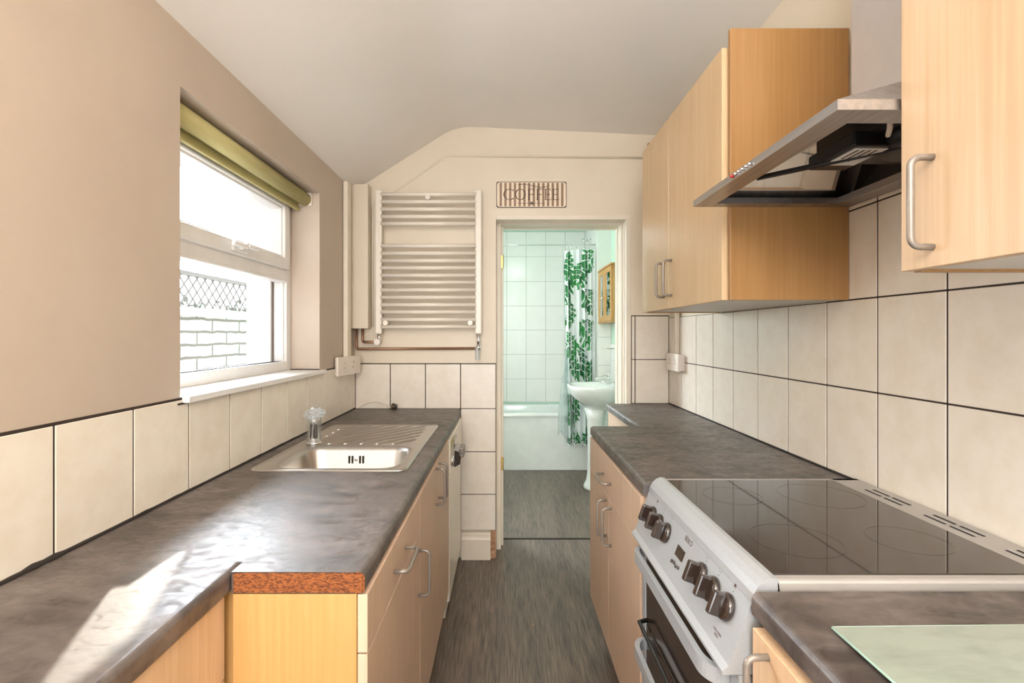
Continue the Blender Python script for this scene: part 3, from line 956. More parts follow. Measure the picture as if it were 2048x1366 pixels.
# drainer ridges, slanted
dx0, dx1, dy0, dy1 = -0.742, -0.345, 1.935, 2.315
for k in range(-6, 12):
    c0 = -0.742 + k * 0.062
    pts = []
    for j in range(41):
        t = j / 40 * 1.0
        x = c0 + t * 0.42 * 0.85; y = dy0 + t * 0.42
        if dx0 <= x <= dx1 and y <= dy1: pts.append((x, y, Zs - 0.0018))
    if len(pts) > 4: d.tube(pts, [0.0012] + [0.0042] * (len(pts) - 2) + [0.0012], 8)
d.build('drainer_ribs', None, sk_)
o_ = MB(); o_.mi(M['chrome']); o_.mi(M['dark'])
yo = bw_[3] - 0.0115
o_.lathe([(0.0, 0.0), (0.006, 0.0), (0.006, 0.003), (0.0, 0.004)], Matrix.Translation((-0.553, yo, Zs - 0.048)) @ Matrix.Rotation(R(90), 4, 'X'), 16, M['chrome'])
for dxx in (-0.026, -0.014, 0.014, 0.026): o_.box(-0.553 + dxx - 0.0035, -0.553 + dxx + 0.0035, yo - 0.003, yo + 0.002, Zs - 0.062, Zs - 0.034, 0.001, M['dark'])
o_.build('overflow', None, sk_)
o_ = MBm(M['chrome']); o_.lathe([(0.0, 0), (0.038, 0), (0.040, 0.002), (0.030, 0.003), (0.0, 0.001)], Matrix.Translation((-0.54, 1.74, Zs - 0.150)), 24)
o_.build('waste', None, sk_)

# tap, still wrapped
tp = thing('mixer_tap', (-0.737, 1.950, Zs - 0.001), 'chrome tap stub wrapped in clear plastic behind the sink bowl', 'tap')
t = MBm(M['chrome'])
c0 = Matrix.Translation((-0.737, 1.950, Zs - 0.001))
t.lathe([(0.0, 0), (0.030, 0), (0.030, 0.004), (0.024, 0.007), (0.022, 0.012), (0.019, 0.014), (0.019, 0.080), (0.021, 0.082), (0.021, 0.10), (0.0, 0.104)], c0, 28)
t.build('body', None, tp)
t = MB(); t.mi(M['brown_black']); t.box(-0.745, -0.716, 1.928, 1.9305, Zs + 0.022, Zs + 0.075, 0.001, M['brown_black']); t.build('dark_label', None, tp)
t = MBm(M['clear_wrap'])
rows = []
for a_ in range(13):
    z = 0.004 + 0.110 * a_ / 12
    rows.append([Vector((-0.737 + (0.0275 + 0.0025 * noise.noise(Vector((math.cos(q) * 2, math.sin(q) * 2, z * 40)))) * math.cos(q), 1.950 + 0.0275 * math.sin(q), Zs + z)) for q in [2 * math.pi * k / 28 for k in range(28)]])
t.loops(rows); t.build('clear_wrap', None, tp)
t = MBm(M['white_wrap'])
bmx = bmesh.new(); bmesh.ops.create_icosphere(bmx, subdivisions=4, radius=1)
for v in bmx.verts:
    p = v.co.copy()
    nn = noise.noise(p * 2.2) * 0.45 + noise.noise(p * 6) * 0.28
    v.co = Vector((-0.735 + p.x * 0.034 * (1 + nn), 1.950 + p.y * 0.034 * (1 + nn), Zs + 0.112 + p.z * 0.022 * (1 + nn)))
t._merge(bmx); t.build('crumpled_film', None, tp)

# ------------------------------------------------------------------ dishwasher
dw = thing('dishwasher', (-0.54, 2.535, 0), 'white freestanding dishwasher at the far end of the left run', 'dishwasher')
d = MBm(M['white_enamel']); d.box(-0.845, -0.262, 2.238, 2.832, 0.02, 0.815, 0.003); d.build('body', None, dw)
d = MBm(M['white_enamel']); d.box(-0.261, -0.243, 2.240, 2.830, 0.09, 0.660, 0.006)
dd = d.build('door', None, dw)
cp = MBm(M['white_enamel']); cp.box(-0.261, -0.240, 2.240, 2.830, 0.664, 0.815, 0.004)
cpo = cp.build('control_panel', None, dw)
d = MBm(M['brown_black']); d.box(-0.2395, -0.2375, 2.40, 2.53, 0.735, 0.782, 0.001); d.build('display', None, cpo)
d = MBm(M['blind']); d.box(-0.2395, -0.2385, 2.27, 2.39, 0.775, 0.802, 0.0005); d.build('energy_label', None, cpo)
d = MBm(M['chrome']); d.lathe([(0.0, 0.012), (0.022, 0.010), (0.025, 0.0), (0.0, 0.0)], Matrix.Translation((-0.240, 2.30, 0.708)) @ Matrix.Rotation(R(90), 4, 'Y'), 24); d.build('dial', None, cpo)
d = MBm(M['brown_black'])
d.prism([(-0.241, 2.44, 0.640), (-0.214, 2.44, 0.655), (-0.208, 2.44, 0.690), (-0.222, 2.44, 0.716), (-0.241, 2.44, 0.722)], (0, 0.17, 0))
d.build('handle', None, cpo)
d = MBm(M['nickel']); d.box(-0.222, -0.200, 2.50, 2.60, 0.672, 0.72, 0.004); d.build('latch', None, cpo)
d = MBm(M['dark']); d.box(-0.40, -0.30, 2.25, 2.82, 0, 0.02); d.build('foot_rail', None, dw)

# ------------------------------------------------------------------ cooker
ck = thing('cooker', (0.65, 1.068, 0), 'silver freestanding electric cooker with black ceramic hob', 'cooker')
CY0, CY1 = 0.787, 1.346
c = MBm(M['silver']); c.box(0.392, 0.935, CY0 + 0.004, CY1 - 0.004, 0.02, 0.868, 0.003); c.build('body', None, ck)
# hob frame
ZH = 0.900
c = MBm(M['grey_rim'])
c.box(0.424, 0.944, CY1 - 0.022, CY1, 0.872, ZH, 0.005); c.box(0.424, 0.944, CY0, CY0 + 0.022, 0.872, ZH, 0.005)
c.box(0.868, 0.9445, CY0 + 0.001, CY1 - 0.001, 0.872, ZH, 0.004)
fr = c.build('hob_frame', None, ck)
c = MBm(M['dark']); c.box(0.405, 0.93, CY0 + 0.004, CY1 - 0.004, 0.868, 0.8725); c.build('hob_gap', None, ck)
# vent slots on the rear strip
for k in range(3):
    yc = CY1 - 0.10 - k * 0.175
    v = MB(); v.mi(M['dark']); v.mi(M['chrome'])
    for a_, b_ in ((0.0, 0.0), (0.0, 1.0), (1.0, 0.0), (1.0, 1.0)):
        y = yc - a_ * 0.062; x = 0.893 + b_ * 0.020
        v.box(x, x + 0.006, y - 0.052, y, ZH - 0.001, ZH + 0.0006, 0, M['dark'])
        v.box(x + 0.005, x + 0.010, y - 0.052, y, ZH - 0.001, ZH + 0.0025, 0.0008, M['grey_rim'])
    v.build('vent', None, fr)
# front cap with rounded corner + panel
def cyl_prof():
    p = [(0.430, ZH + 0.0015), (0.420, ZH + 0.003), (0.408, ZH - 0.001), (0.398, ZH - 0.010), (0.391, ZH - 0.022), (0.388, ZH - 0.035)]
    return p
c = MBm(M['silver'])
pts = [(x, CY0, z) for x, z in cyl_prof()] + [(0.400, CY0, ZH - 0.035), (0.432, CY0, ZH - 0.020)]
c.prism(pts, (0, CY1 - CY0, 0), smooth=False)
c.build('front_rim', None, ck)
c = MBm(M['silver'])
c.prism([(0.388, CY0, 0.8645), (0.400, CY0, 0.864), (0.400, CY0, 0.752), (0.342, CY0, 0.752), (0.342, CY0, 0.757), (0.352, CY0, 0.765)], (0, CY1 - CY0, 0))
pn = c.build('control_panel', None, ck)
# glass hob
c = MBm(M['black_glass']); c.box(0.430, 0.868, CY0 + 0.020, CY1 - 0.020, 0.874, ZH + 0.001, 0.001); hob = c.build('hob_glass', None, ck)
for (x, y, r) in ((0.545, 0.940, 0.078), (0.545, 1.200, 0.066), (0.755, 0.940, 0.066), (0.755, 1.200, 0.090)):
    z_ = MBm(M['mark'])
    for rr in ((r, 0.0005),):
        n = 72
        z_.loops([[Vector((x + (rr[0] + d_) * math.cos(2 * math.pi * k / n), y + (rr[0] + d_) * math.sin(2 * math.pi * k / n), ZH + 0.0013)) for k in range(n)] for d_ in (-0.0006, 0.0006)])
    z_.build('heating_zone', None, hob)
# knobs on the sloping panel
pd = Vector((0.352 - 0.388, 0, 0.765 - 0.8645)).normalized()
pnrm = Vector((-0.0995, 0, 0.036)).normalized()       # outward normal (towards the aisle, slightly up)
def panel_mtx(y, z):
    x = 0.352 + (z - 0.765) / 0.0995 * 0.036
    zax = pnrm; yax = -pd; xax = yax.cross(zax).normalized()
    m = Matrix((( xax.x, yax.x, zax.x, x), (xax.y, yax.y, zax.y, y), (xax.z, yax.z, zax.z, z), (0, 0, 0, 1)))
    return m
for y in (1.267, 1.212, 1.157, 0.954, 0.899, 0.842):
    k_ = MBm(M['brown_black'])
    mt_ = panel_mtx(y, 0.828)
    k_.lathe([(0.0, 0), (0.0225, 0), (0.0235, 0.004), (0.0215, 0.010), (0.017, 0.012), (0.0, 0.012)], mt_, 32)
    t = bmesh.new(); bmesh.ops.create_cube(t, size=1)
    for v in t.verts: v.co = Vector((v.co.x * 0.013, v.co.y * 0.040, v.co.z * 0.022 + 0.021))
    bmesh.ops.bevel(t, geom=t.edges[:], offset=0.003, segments=2, profile=0.5, affect='EDGES')
    k_._merge(t, mt_)
    kn = k_.build('knob', None, pn)
for j, y in enumerate((1.267, 1.212, 1.157, 0.954, 0.899, 0.842)):
    k_ = MBm(M['sign_dark'])
    mt_ = panel_mtx(y, 0.828)
    k_.lathe([(0, 0), (0.0012, 0), (0, 0.0004)], mt_ @ Matrix.Translation((0, 0.028, 0.0002)), 8)
    T = bmesh.new()
    for (a0, a1, b0, b1) in ((-0.005, 0.005, 0.034, 0.0345), (-0.005, 0.005, 0.0435, 0.044), (-0.005, -0.0045, 0.034, 0.044), (0.0045, 0.005, 0.034, 0.044)) + (((-0.003, 0.003, 0.036, 0.041),) if j in (0, 5) else ()):
        vs = [T.verts.new((p, q, 0.0004)) for p, q in ((a0, b0), (a1, b0), (a1, b1), (a0, b1))]; T.faces.new(vs)
    k_._merge(T, mt_)
    k_.build('zone_symbol', None, pn)
k_ = MBm(M['sign_dark']); k_.text('BEKO', panel_mtx(1.046, 0.8545), 0.0155, None, 0.0003); k_.build('logo', None, pn)
k_ = MBm(M['sign_dark']); k_.text('FAN OVEN\nGRILL', panel_mtx(0.846, 0.7815), 0.006, None, 0.0002); k_.build('small_print', None, pn)
k_ = MBm(M['brown_black'])
T = bmesh.new(); bmesh.ops.create_cube(T, size=1)
for v in T.verts: v.co = Vector((v.co.x * 0.040, v.co.y * 0.022, v.co.z * 0.002 + 0.001))
k_._merge(T, panel_mtx(1.062, 0.8225)); k_.build('clock_display', None, pn)
for j in range(4):
    k_ = MBm(M['brown_black']); k_.lathe([(0.0, 0.004), (0.0035, 0.003), (0.004, 0), (0, 0)], panel_mtx(1.085 - j * 0.0125, 0.796 + 0.002 * (j % 2)), 12); k_.build('button', None, pn)
# oven doors
def oven(z0, z1, zh, name_lbl):
    dmb = MB(); dmb.mi(M['oven_glass']); dmb.mi(M['silver'])
    dmb.box(0.371, 0.391, CY0 + 0.012, CY1 - 0.012, z0, z1, 0.003, M['oven_glass'])
    dmb.box(0.369, 0.391, CY0 + 0.004, CY0 + 0.034, z0, z1, 0.002, M['silver']); dmb.box(0.369, 0.391, CY1 - 0.034, CY1 - 0.004, z0, z1, 0.002, M['silver'])
    do = dmb.build('oven_door', None, ck)
    h_ = MBm(M['silver'])
    # flat bowed handle
    prof = [(-0.371, 0.0)]
    ya, yb = CY0 + 0.035, CY1 - 0.030
    outer = []
    for t_ in range(0, 9):
        a_ = R(90 * t_ / 8); outer.append((0.332 + 0.039 - 0.039 * math.sin(a_), ya + 0.045 - 0.045 * math.cos(a_)))
    for t_ in range(0, 9):
        a_ = R(90 * t_ / 8); outer.append((0.332 + 0.039 - 0.039 * math.cos(a_), yb - 0.045 + 0.045 * math.sin(a_)))
    inner = [(0.371 - (0.371 - x) * 0.72, y + (0.010 if y < (ya + yb) / 2 else -0.010)) for x, y in outer]
    loop = outer + inner[::-1]
    n = len(outer)
    for zz0, zz1 in ((zh - 0.014, zh + 0.014),):
        for k in range(n - 1):
            o0, o1, i0, i1 = outer[k], outer[k + 1], inner[k], inner[k + 1]
            for q in (((*o0, zz0), (*o1, zz0), (*o1, zz1), (*o0, zz1)), ((*i0, zz0), (*i1, zz0), (*i1, zz1), (*i0, zz1)), ((*o0, zz1), (*o1, zz1), (*i1, zz1), (*i0, zz1)), ((*o0, zz0), (*o1, zz0), (*i1, zz0), (*i0, zz0))):
                h_.face(list(q))
    bmesh.ops.remove_doubles(h_.bm, verts=h_.bm.verts[:], dist=0.0001)
    h_.build('handle', None, do)
    return do
oven(0.535, 0.748, 0.722, 'top')
oven(0.10, 0.528, 0.480, 'main')
e = MBm(M['black']); e.tube([(0.372, 1.31, 0.541), (0.350, 1.30, 0.541), (0.349, 0.84, 0.541), (0.372, 0.83, 0.541)], 0.0055, 8); e.build('trim_strip', None, ck)
e = MBm(M['dark']); e.box(0.43, 0.90, CY0 + 0.02, CY1 - 0.02, 0, 0.02); e.build('plinth', None, ck)

# ------------------------------------------------------------------ cooker hood
hd = thing('cooker_hood', (0.75, 1.052, 1.625), 'stainless steel chimney hood without its filter above the cooker', 'cooker hood')
HX0, HX1, HY0, HY1, HZ = 0.518, 0.947, 0.780, 1.376, 1.634
HZ2 = HZ + 0.0165
NX0 = 0.815; NY0, NY1 = 0.93, 1.18; NZ = 1.776
c = MBm(M['steel_hood'])
# lip ring outside
ring = lambda x0, y0, y1, z: [(x0, y0, z), (x0, y1, z), (HX1, y1, z), (HX1, y0, z)]
def quadring(mb, A, B, m=None, skip=()):
    for k in range(4):
        if k in skip: continue
        mb.face([A[k], A[(k + 1) % 4], B[(k + 1) % 4], B[k]], m)
A0, A1 = ring(HX0, HY0, HY1, HZ), ring(HX0, HY0, HY1, HZ2)
A2 = ring(NX0, NY0, NY1, NZ)
quadring(c, A0, A1); quadring(c, A1, A2)
# underside border
bi = [(HX0 + 0.050, HY0 + 0.052, HZ + 0.0005), (HX0 + 0.050, HY1 - 0.035, HZ + 0.0005), (HX1 - 0.055, HY1 - 0.035, HZ + 0.0005), (HX1 - 0.055, HY0 + 0.052, HZ + 0.0005)]
quadring(c, A0, bi)
quadring(c, bi, [(p[0], p[1], p[2] + 0.016) for p in bi])
c.build('canopy', None, hd)
# inner liner: dark except the polished underside of the slope
c = MB(); c.mi(M['black']); c.mi(M['steel_mirror'])
I0 = [(HX0 + 0.010, HY0 + 0.01, HZ + 0.0165), (HX0 + 0.010, HY1 - 0.01, HZ + 0.0165), (HX1 - 0.004, HY1 - 0.01, HZ + 0.0165), (HX1 - 0.004, HY0 + 0.01, HZ + 0.0165)]
I1 = [(NX0 + 0.004, NY0 + 0.004, NZ - 0.008), (NX0 + 0.004, NY1 - 0.004, NZ - 0.008), (HX1 - 0.004, NY1 - 0.004, NZ - 0.008), (HX1 - 0.004, NY0 + 0.004, NZ - 0.008)]
for k in range(4):
    c.face([I0[k], I0[(k + 1) % 4], I1[(k + 1) % 4], I1[k]], M['steel_mirror'] if k in (0, 1) else M['black'])
c.face(I1, M['black'])
c.build('inner_liner', None, hd)
c = MBm(M['black'])
c.box(0.70, 0.935, 0.86, 1.13, 1.6660, 1.7310, 0.006)
c.lathe([(0.0, 0), (0.085, 0), (0.095, 0.01), (0.095, 0.05), (0.06, 0.07), (0, 0.07)], Matrix.Translation((0.82, 0.96, 1.6430)), 36)
mo = c.build('fan_motor', None, hd)
c = MBm(M['black']); c.box(0.665, 0.745, 0.955, 1.100, 1.6430, 1.6730, 0.004); c.build('control_box', None, mo)
c = MBm(M['label']); c.box(0.675, 0.738, 0.965, 1.06, 1.6415, 1.6430); lbo = c.build('data_label', None, mo)
c = MBm(M['sign_dark'])
for k in range(4): c.box(0.683 + k * 0.012, 0.687 + k * 0.012, 0.972, 1.02 + 0.008 * (k % 3), 1.6410, 1.6416)
c.build('small_print', None, lbo)
c = MBm(M['label']); c.box(0.80, 0.86, 0.90, 0.935, 1.6418, 1.6430); c.build('warning_label', None, mo)
c = MBm(M['black']); c.tube([(0.585, 1.16, HZ + 0.012), (0.66, 1.06, HZ + 0.008), (0.80, 0.93, HZ + 0.012)], 0.006, 8); c.build('support_bar', None, hd)
c = MBm(M['plastic_white']); c.tube([(0.668, 0.86, HZ + 0.060), (0.665, 0.865, HZ + 0.03), (0.672, 0.875, HZ + 0.01), (0.688, 0.90, HZ + 0.008)], 0.0045, 10); c.build('cable', None, hd)
c = MBm(M['chimney']); c.box(NX0, HX1, NY0, NY1, NZ, 2.44, 0.002); c.build('chimney', None, hd)
for k in range(6):
    c = MB(); mm = M['red'] if k == 0 else M['chrome']; c.mi(mm)
    c.lathe([(0.0, 0.007), (0.003, 0.006), (0.0038, 0.0), (0, 0)], Matrix.Translation((HX0 - 0.0005, 1.135 - k * 0.0165, HZ + 0.0082)) @ Matrix.Rotation(R(-90), 4, 'Y'), 14)
    bo = c.build('button', None, hd)
    if k == 0: bo['label'] = 'red indicator button'

# ------------------------------------------------------------------ towel radiator
rd = thing('towel_radiator', (-0.4225, 2.83, 1.28), 'white ladder towel radiator on the end wall', 'radiator')
RY = 2.822; RS = FPX / RY
rx = lambda x: (x - VX) / RS
rz = lambda y: CZ + (VY - y) / RS
for x in (758.0, 957.0):
    p = MBm(M['white_enamel']); p.box(rx(x) - 0.0185, rx(x) + 0.0185, RY - 0.017, RY + 0.015, rz(668), rz(381), 0.007, None, 3); p.build('post', None, rd)
for v in (142, 184, 226, 268, 308, 434, 476, 518, 559, 601, 641, 684, 726, 768, 809, 852, 892):
    z = rz(340 + v / 2.845)
    p = MBm(M['white_enamel']); p.tube([(rx(758) + 0.012, RY - 0.010, z), (rx(957) - 0.012, RY - 0.010, z)], 0.0115, 16); p.build('bar', None, rd)
for (x, y) in ((857, 397), (773, 646), (941, 646)):
    p = MBm(M['white_enamel']); p.tube([(rx(x), RY - 0.026, rz(y)), (rx(x), YF - 0.008, rz(y))], 0.008, 14)
    p.tube([(rx(x), RY - 0.030, rz(y)), (rx(x), RY - 0.024, rz(y))], 0.014, 18); p.build('bracket', None, rd)
p = MBm(M['chrome']); p.tube([(rx(957), RY, rz(668)), (rx(957), RY, rz(692))], [0.012, 0.009], 14); p.tube([(rx(957), RY, rz(690)), (rx(957), RY, rz(700))], 0.014, 6); v1 = p.build('valve', None, rd)
p = MBm(M['white_wrap'])
p.loops([[Vector((rx(955) + (0.014 + 0.005 * noise.noise(Vector((math.cos(q), math.sin(q), z * 1.7)))) * math.cos(q), RY + (0.014 + 0.004 * noise.noise(Vector((math.cos(q) + 3, math.sin(q), z * 1.7)))) * math.sin(q), rz(696 + z * 3.4))) for q in [2 * math.pi * k / 16 for k in range(16)]] for z in range(8)])
p.build('plastic_sleeve', None, v1)
p = MBm(M['chrome']); p.tube([(rx(758), RY, rz(668)), (rx(758), RY, rz(682))], 0.009, 14); v2 = p.build('valve', None, rd)
p = MBm(M['plastic_white']); p.tube([(rx(756), RY - 0.030, rz(684)), (rx(756), RY + 0.012, rz(684))], 0.017, 20); p.build('valve_cap', None, v2)
# copper pipes
cpz = thing('heating_pipes', (-0.6, 2.85, 1.18), 'painted copper pipes running from the boxing to the radiator valves', 'pipe')
def pipe(pts):
    m_ = MBm(M['copper'])
    out = [Vector(pts[0])]
    for a_, b_, c_ in zip(pts, pts[1:], pts[2:]):
        a_, b_, c_ = Vector(a_), Vector(b_), Vector(c_)
        d0 = (a_ - b_).normalized() * 0.016; d1 = (c_ - b_).normalized() * 0.016
        for k in range(5):
            t_ = k / 4; out.append((b_ + d0) * (1 - t_) ** 2 + b_ * 2 * t_ * (1 - t_) + (b_ + d1) * t_ * t_)
    out.append(Vector(pts[-1]))
    m_.tube(out, 0.0075, 12); m_.build('pipe', None, cpz)
PY = 2.865; ps = FPX / PY
ppx = lambda x: (x - VX) / ps
ppz = lambda y: CZ + (VY - y) / ps
pipe([(ppx(713), PY, ppz(657)), (ppx(713), PY, ppz(698)), (ppx(951), PY, ppz(697))])
pipe([(ppx(725), PY, ppz(657)), (ppx(725), PY, ppz(684)), (ppx(752), RY + 0.012, ppz(684))])
# boxing in the corner
bxg = MBm(M['paint_far']); bxg.box(-0.858, -0.763, 2.820, YF - 0.001, 1.318, 2.13, 0.002)
tag(bxg.build('pipe_boxing'), 'tall cream pipe boxing in the corner left of the radiator', 'boxing')
tk = MBm(M['cream']); tk.box(-0.860, -0.834, 2.68, 2.722, 1.165, 2.105, 0.006)
tk.box(-0.860, -0.838, 2.735, 2.76, 1.165, 2.10, 0.004)
tag(tk.build('cable_trunking'), 'cream vertical trunking above the socket in the left corner', 'trunking')
# socket left corner
so = thing('wall_socket', (-0.84, 2.66, 1.08), 'white double socket box in the left corner above the worktop', 'socket')
c = MBm(M['plastic_white'])
c.prism([(-0.854, 2.54, 1.078), (-0.842, 2.53, 1.078), (-0.806, 2.79, 1.078), (-0.854, 2.79, 1.078)], (0, 0, 0.088)); c.build('back_box', None, so)
c = MB(); c.mi(M['plastic_white']); c.mi(M['sign_dark'])
c.prism([(-0.843, 2.528, 1.074), (-0.834, 2.528, 1.074), (-0.798, 2.792, 1.074), (-0.806, 2.792, 1.074)], (0, 0, 0.096), M['plastic_white'])
fp = c.build('face_plate', None, so)
for f_ in (0.3, 0.68):
    c = MBm(M['sign_brown'])
    y = 2.528 + 0.264 * f_; x = -0.834 + 0.036 * f_ + 0.0006
    for (dy, dz, w, h_) in ((0, 0.018, 0.006, 0.012), (-0.014, -0.006, 0.010, 0.006), (0.014, -0.006, 0.010, 0.006)):
        c.box(x - 0.001, x + 0.0006, y + dy - w / 2, y + dy + w / 2, 1.118 + dz - h_ / 2, 1.118 + dz + h_ / 2)
    c.build('socket_outlet', None, fp)
# socket right corner
so = thing('wall_socket', (0.93, 2.73, 1.09), 'white socket on the right wall near the doorway', 'socket')
c = MBm(M['plastic_white']); c.box(0.920, 0.9490, 2.635, 2.815, 1.092, 1.178, 0.003); c.build('back_box', None, so)
c = MBm(M['plastic_white']); c.box(0.911, 0.921, 2.630, 2.820, 1.088, 1.182, 0.003); fp = c.build('face_plate', None, so)
for y in (2.68, 2.765):
    c = MBm(M['sign_brown'])
    for (dy, dz, w, h_) in ((0, 0.016, 0.005, 0.010), (-0.012, -0.004, 0.008, 0.005), (0.012, -0.004, 0.008, 0.005)):
        c.box(0.9104, 0.9115, y + dy - w / 2, y + dy + w / 2, 1.132 + dz - h_ / 2, 1.132 + dz + h_ / 2)
    c.build('socket_outlet', None, fp)
tk = MBm(M['cream']); tk.box(0.930, 0.9490, 2.712, 2.742, 1.180, 1.72, 0.004)
tag(tk.build('cable_trunking'), 'cream trunking rising from the right hand socket', 'trunking')

# ------------------------------------------------------------------ plug and lead
pg = thing('mains_plug', (-0.62, 2.862, ZW), 'black mains plug with pale lead lying at the back of the left worktop', 'plug')
c = MBm(M['brown_black'])
c.box(-0.640, -0.606, 2.838, 2.876, ZW + 0.0005, ZW + 0.030, 0.007, None, 3)
c.box(-0.632, -0.614, 2.822, 2.840, ZW + 0.012, ZW + 0.038, 0.005)
c.build('plug_body', None, pg)
c = MBm(M['brass'])
for dx in (-0.010, 0.0, 0.010): c.box(-0.624 + dx - 0.002, -0.624 + dx + 0.002, 2.808, 2.823, ZW + 0.02, ZW + 0.026)
c.build('pins', None, pg)
c = MBm(M['plastic_white'])
pp_ = []
for k in range(24):
    t_ = k / 23
    pp_.append((-0.640 - 0.205 * t_, 2.862 + 0.02 * math.sin(t_ * 3), ZW + 0.004 + 0.036 * math.sin(math.pi * min(1, t_ * 1.05)) ** 0.8 if t_ < 0.95 else ZW + 0.006))
c.tube(pp_, 0.0026, 8); c.build('lead', None, pg)

# ------------------------------------------------------------------ coffee sign
sg = thing('wall_sign', (0.157, YF - 0.012, bz(417)), 'striped brown and cream COFFEE sign above the doorway', 'sign')
x0, x1, z0, z1 = bx(993), bx(1132.5), bz(416.5), bz(365)
YS = YF - 0.0115
c = MBm(M['sign_dark'])
c.prism([Vector((p.x, YS, p.y)) for p in [Vector((v.x, v.y)) for v in rrect(x0, x1, z0, z1, 0.010, 0, 4)]], (0, -0.003, 0)); c.build('backing', None, sg)
c = MBm(M['sign_cream'])
c.prism([Vector((v.x, YS - 0.003, v.y)) for v in rrect(x0 + 0.0035, x1 - 0.0035, z0 + 0.0035, z1 - 0.0035, 0.014, 0, 4)], (0, -0.001, 0)); face_ = c.build('face', None, sg)
c = MBm(M['sign_brown'])
n = 14
for k in range(n):
    xa = x0 + 0.018 + (x1 - x0 - 0.036) * k / (n - 0.5)
    c.box(xa, xa + 0.0135, YS - 0.0044, YS - 0.0038, z0 + 0.007, z1 - 0.007)
c.build('stripes', None, face_)
# thin roman letters with thick and thin strokes
c = MBm(M['sign_dark'])
yl = YS - 0.0048
def stroke(ax, az, bx_, bz_, w):
    a_ = Vector((ax, yl, az)); b_ = Vector((bx_, yl, bz_)); d_ = (b_ - a_).normalized(); n_ = Vector((-d_.z, 0, d_.x)) * w / 2
    c.prism([a_ + n_, b_ + n_, b_ - n_, a_ - n_], (0, -0.0006, 0))
def arc(cx, cz, rx_, rz_, a0, a1):
    N = 28; prev = None
    for k in range(N + 1):
        t_ = R(a0 + (a1 - a0) * k / N); p = (cx + rx_ * math.cos(t_), cz + rz_ * math.sin(t_))
        if prev: stroke(*prev, *p, 0.0022 + 0.0042 * abs(math.cos(t_)))
        prev = p
lz0, lz1 = bz(401), bz(380); zc = (lz0 + lz1) / 2; hh = (lz1 - lz0) / 2
cx = bx(1019)
arc(cx, zc, 0.032, hh, 50, 310); stroke(cx + 0.022, zc + hh * 0.9, cx + 0.022, zc + hh * 0.55, 0.002); stroke(cx + 0.022, zc - hh * 0.9, cx + 0.022, zc - hh * 0.6, 0.002)
cx = bx(1040.5); arc(cx, zc, 0.028, hh, 0, 360)
for k, xx in enumerate((1057.5, 1074.5, 1091, 1106.5)):
    xa = bx(xx); w_ = 0.028
    stroke(xa, lz0, xa, lz1, 0.006); stroke(xa - 0.006, lz1, xa + w_, lz1, 0.003); stroke(xa, zc, xa + w_ * 0.75, zc, 0.003)
    stroke(xa + w_, lz1 + 0.001, xa + w_, lz1 - 0.010, 0.002); stroke(xa + w_ * 0.75, zc + 0.006, xa + w_ * 0.75, zc - 0.006, 0.002)
    if k < 2: stroke(xa - 0.007, lz0, xa + 0.008, lz0, 0.003)
    else: stroke(xa - 0.006, lz0, xa + w_ + 0.002, lz0, 0.003); stroke(xa + w_ + 0.002, lz0 - 0.001, xa + w_ + 0.002, lz0 + 0.010, 0.002)
c.build('lettering', None, face_)
c = MBm(M['sign_dark'])
zf = bz(408)
stroke(bx(1034), zf, bx(1058), zf, 0.0018); stroke(bx(1068), zf, bx(1090), zf, 0.0018)
for k in range(8):
    t_ = k * math.pi / 4
    stroke(bx(1063), zf, bx(1063) + 0.012 * math.cos(t_), zf + 0.012 * math.sin(t_), 0.0030)
c.build('ornament', None, face_)
c = MBm(M['sign_dark'])
prev = None
for k in range(25):
    t_ = k / 24; p = (bx(1036) + (bx(1096) - bx(1036)) * t_, bz(371) + 0.006 * math.sin(t_ * 6.3) - 0.010 * t_)
    if prev:
        stroke(*prev, *p, 0.0018); stroke(prev[0], prev[1] - 0.006 * math.sin(t_ * 3.1), p[0], p[1] - 0.006 * math.sin(t_ * 3.1), 0.0013)
    prev = p
c.build('flourish', None, face_)

# ------------------------------------------------------------------ glass board on the near worktop
gb = thing('glass_worktop_saver', (0.66, 0.49, ZR), 'pale green glass chopping board on the near right worktop', 'chopping board')
c = MBm(M['glass_board']); c.prism([(0.441, 0.30, ZR + 0.0035), (0.440, 0.672, ZR + 0.0035), (0.86, 0.680, ZR + 0.0035), (0.86, 0.30, ZR + 0.0035)], (0, 0, 0.0035)); c.build('glass_sheet', None, gb)
c = MBm(M['glass_edge'])
c.tube([(0.4405, 0.30, ZR + 0.0053), (0.4395, 0.6725, ZR + 0.0053)], 0.0019, 6); c.tube([(0.4395, 0.6725, ZR + 0.0053), (0.86, 0.6805, ZR + 0.0053)], 0.0019, 6); c.build('polished_edge', None, gb)
for (x, y) in ((0.46, 0.65), (0.84, 0.655), (0.46, 0.32), (0.84, 0.32)):
    c = MBm(M['black']); c.tube([(x, y, ZR + 0.0002), (x, y, ZR + 0.0035)], 0.006, 12); c.build('foot', None, gb)

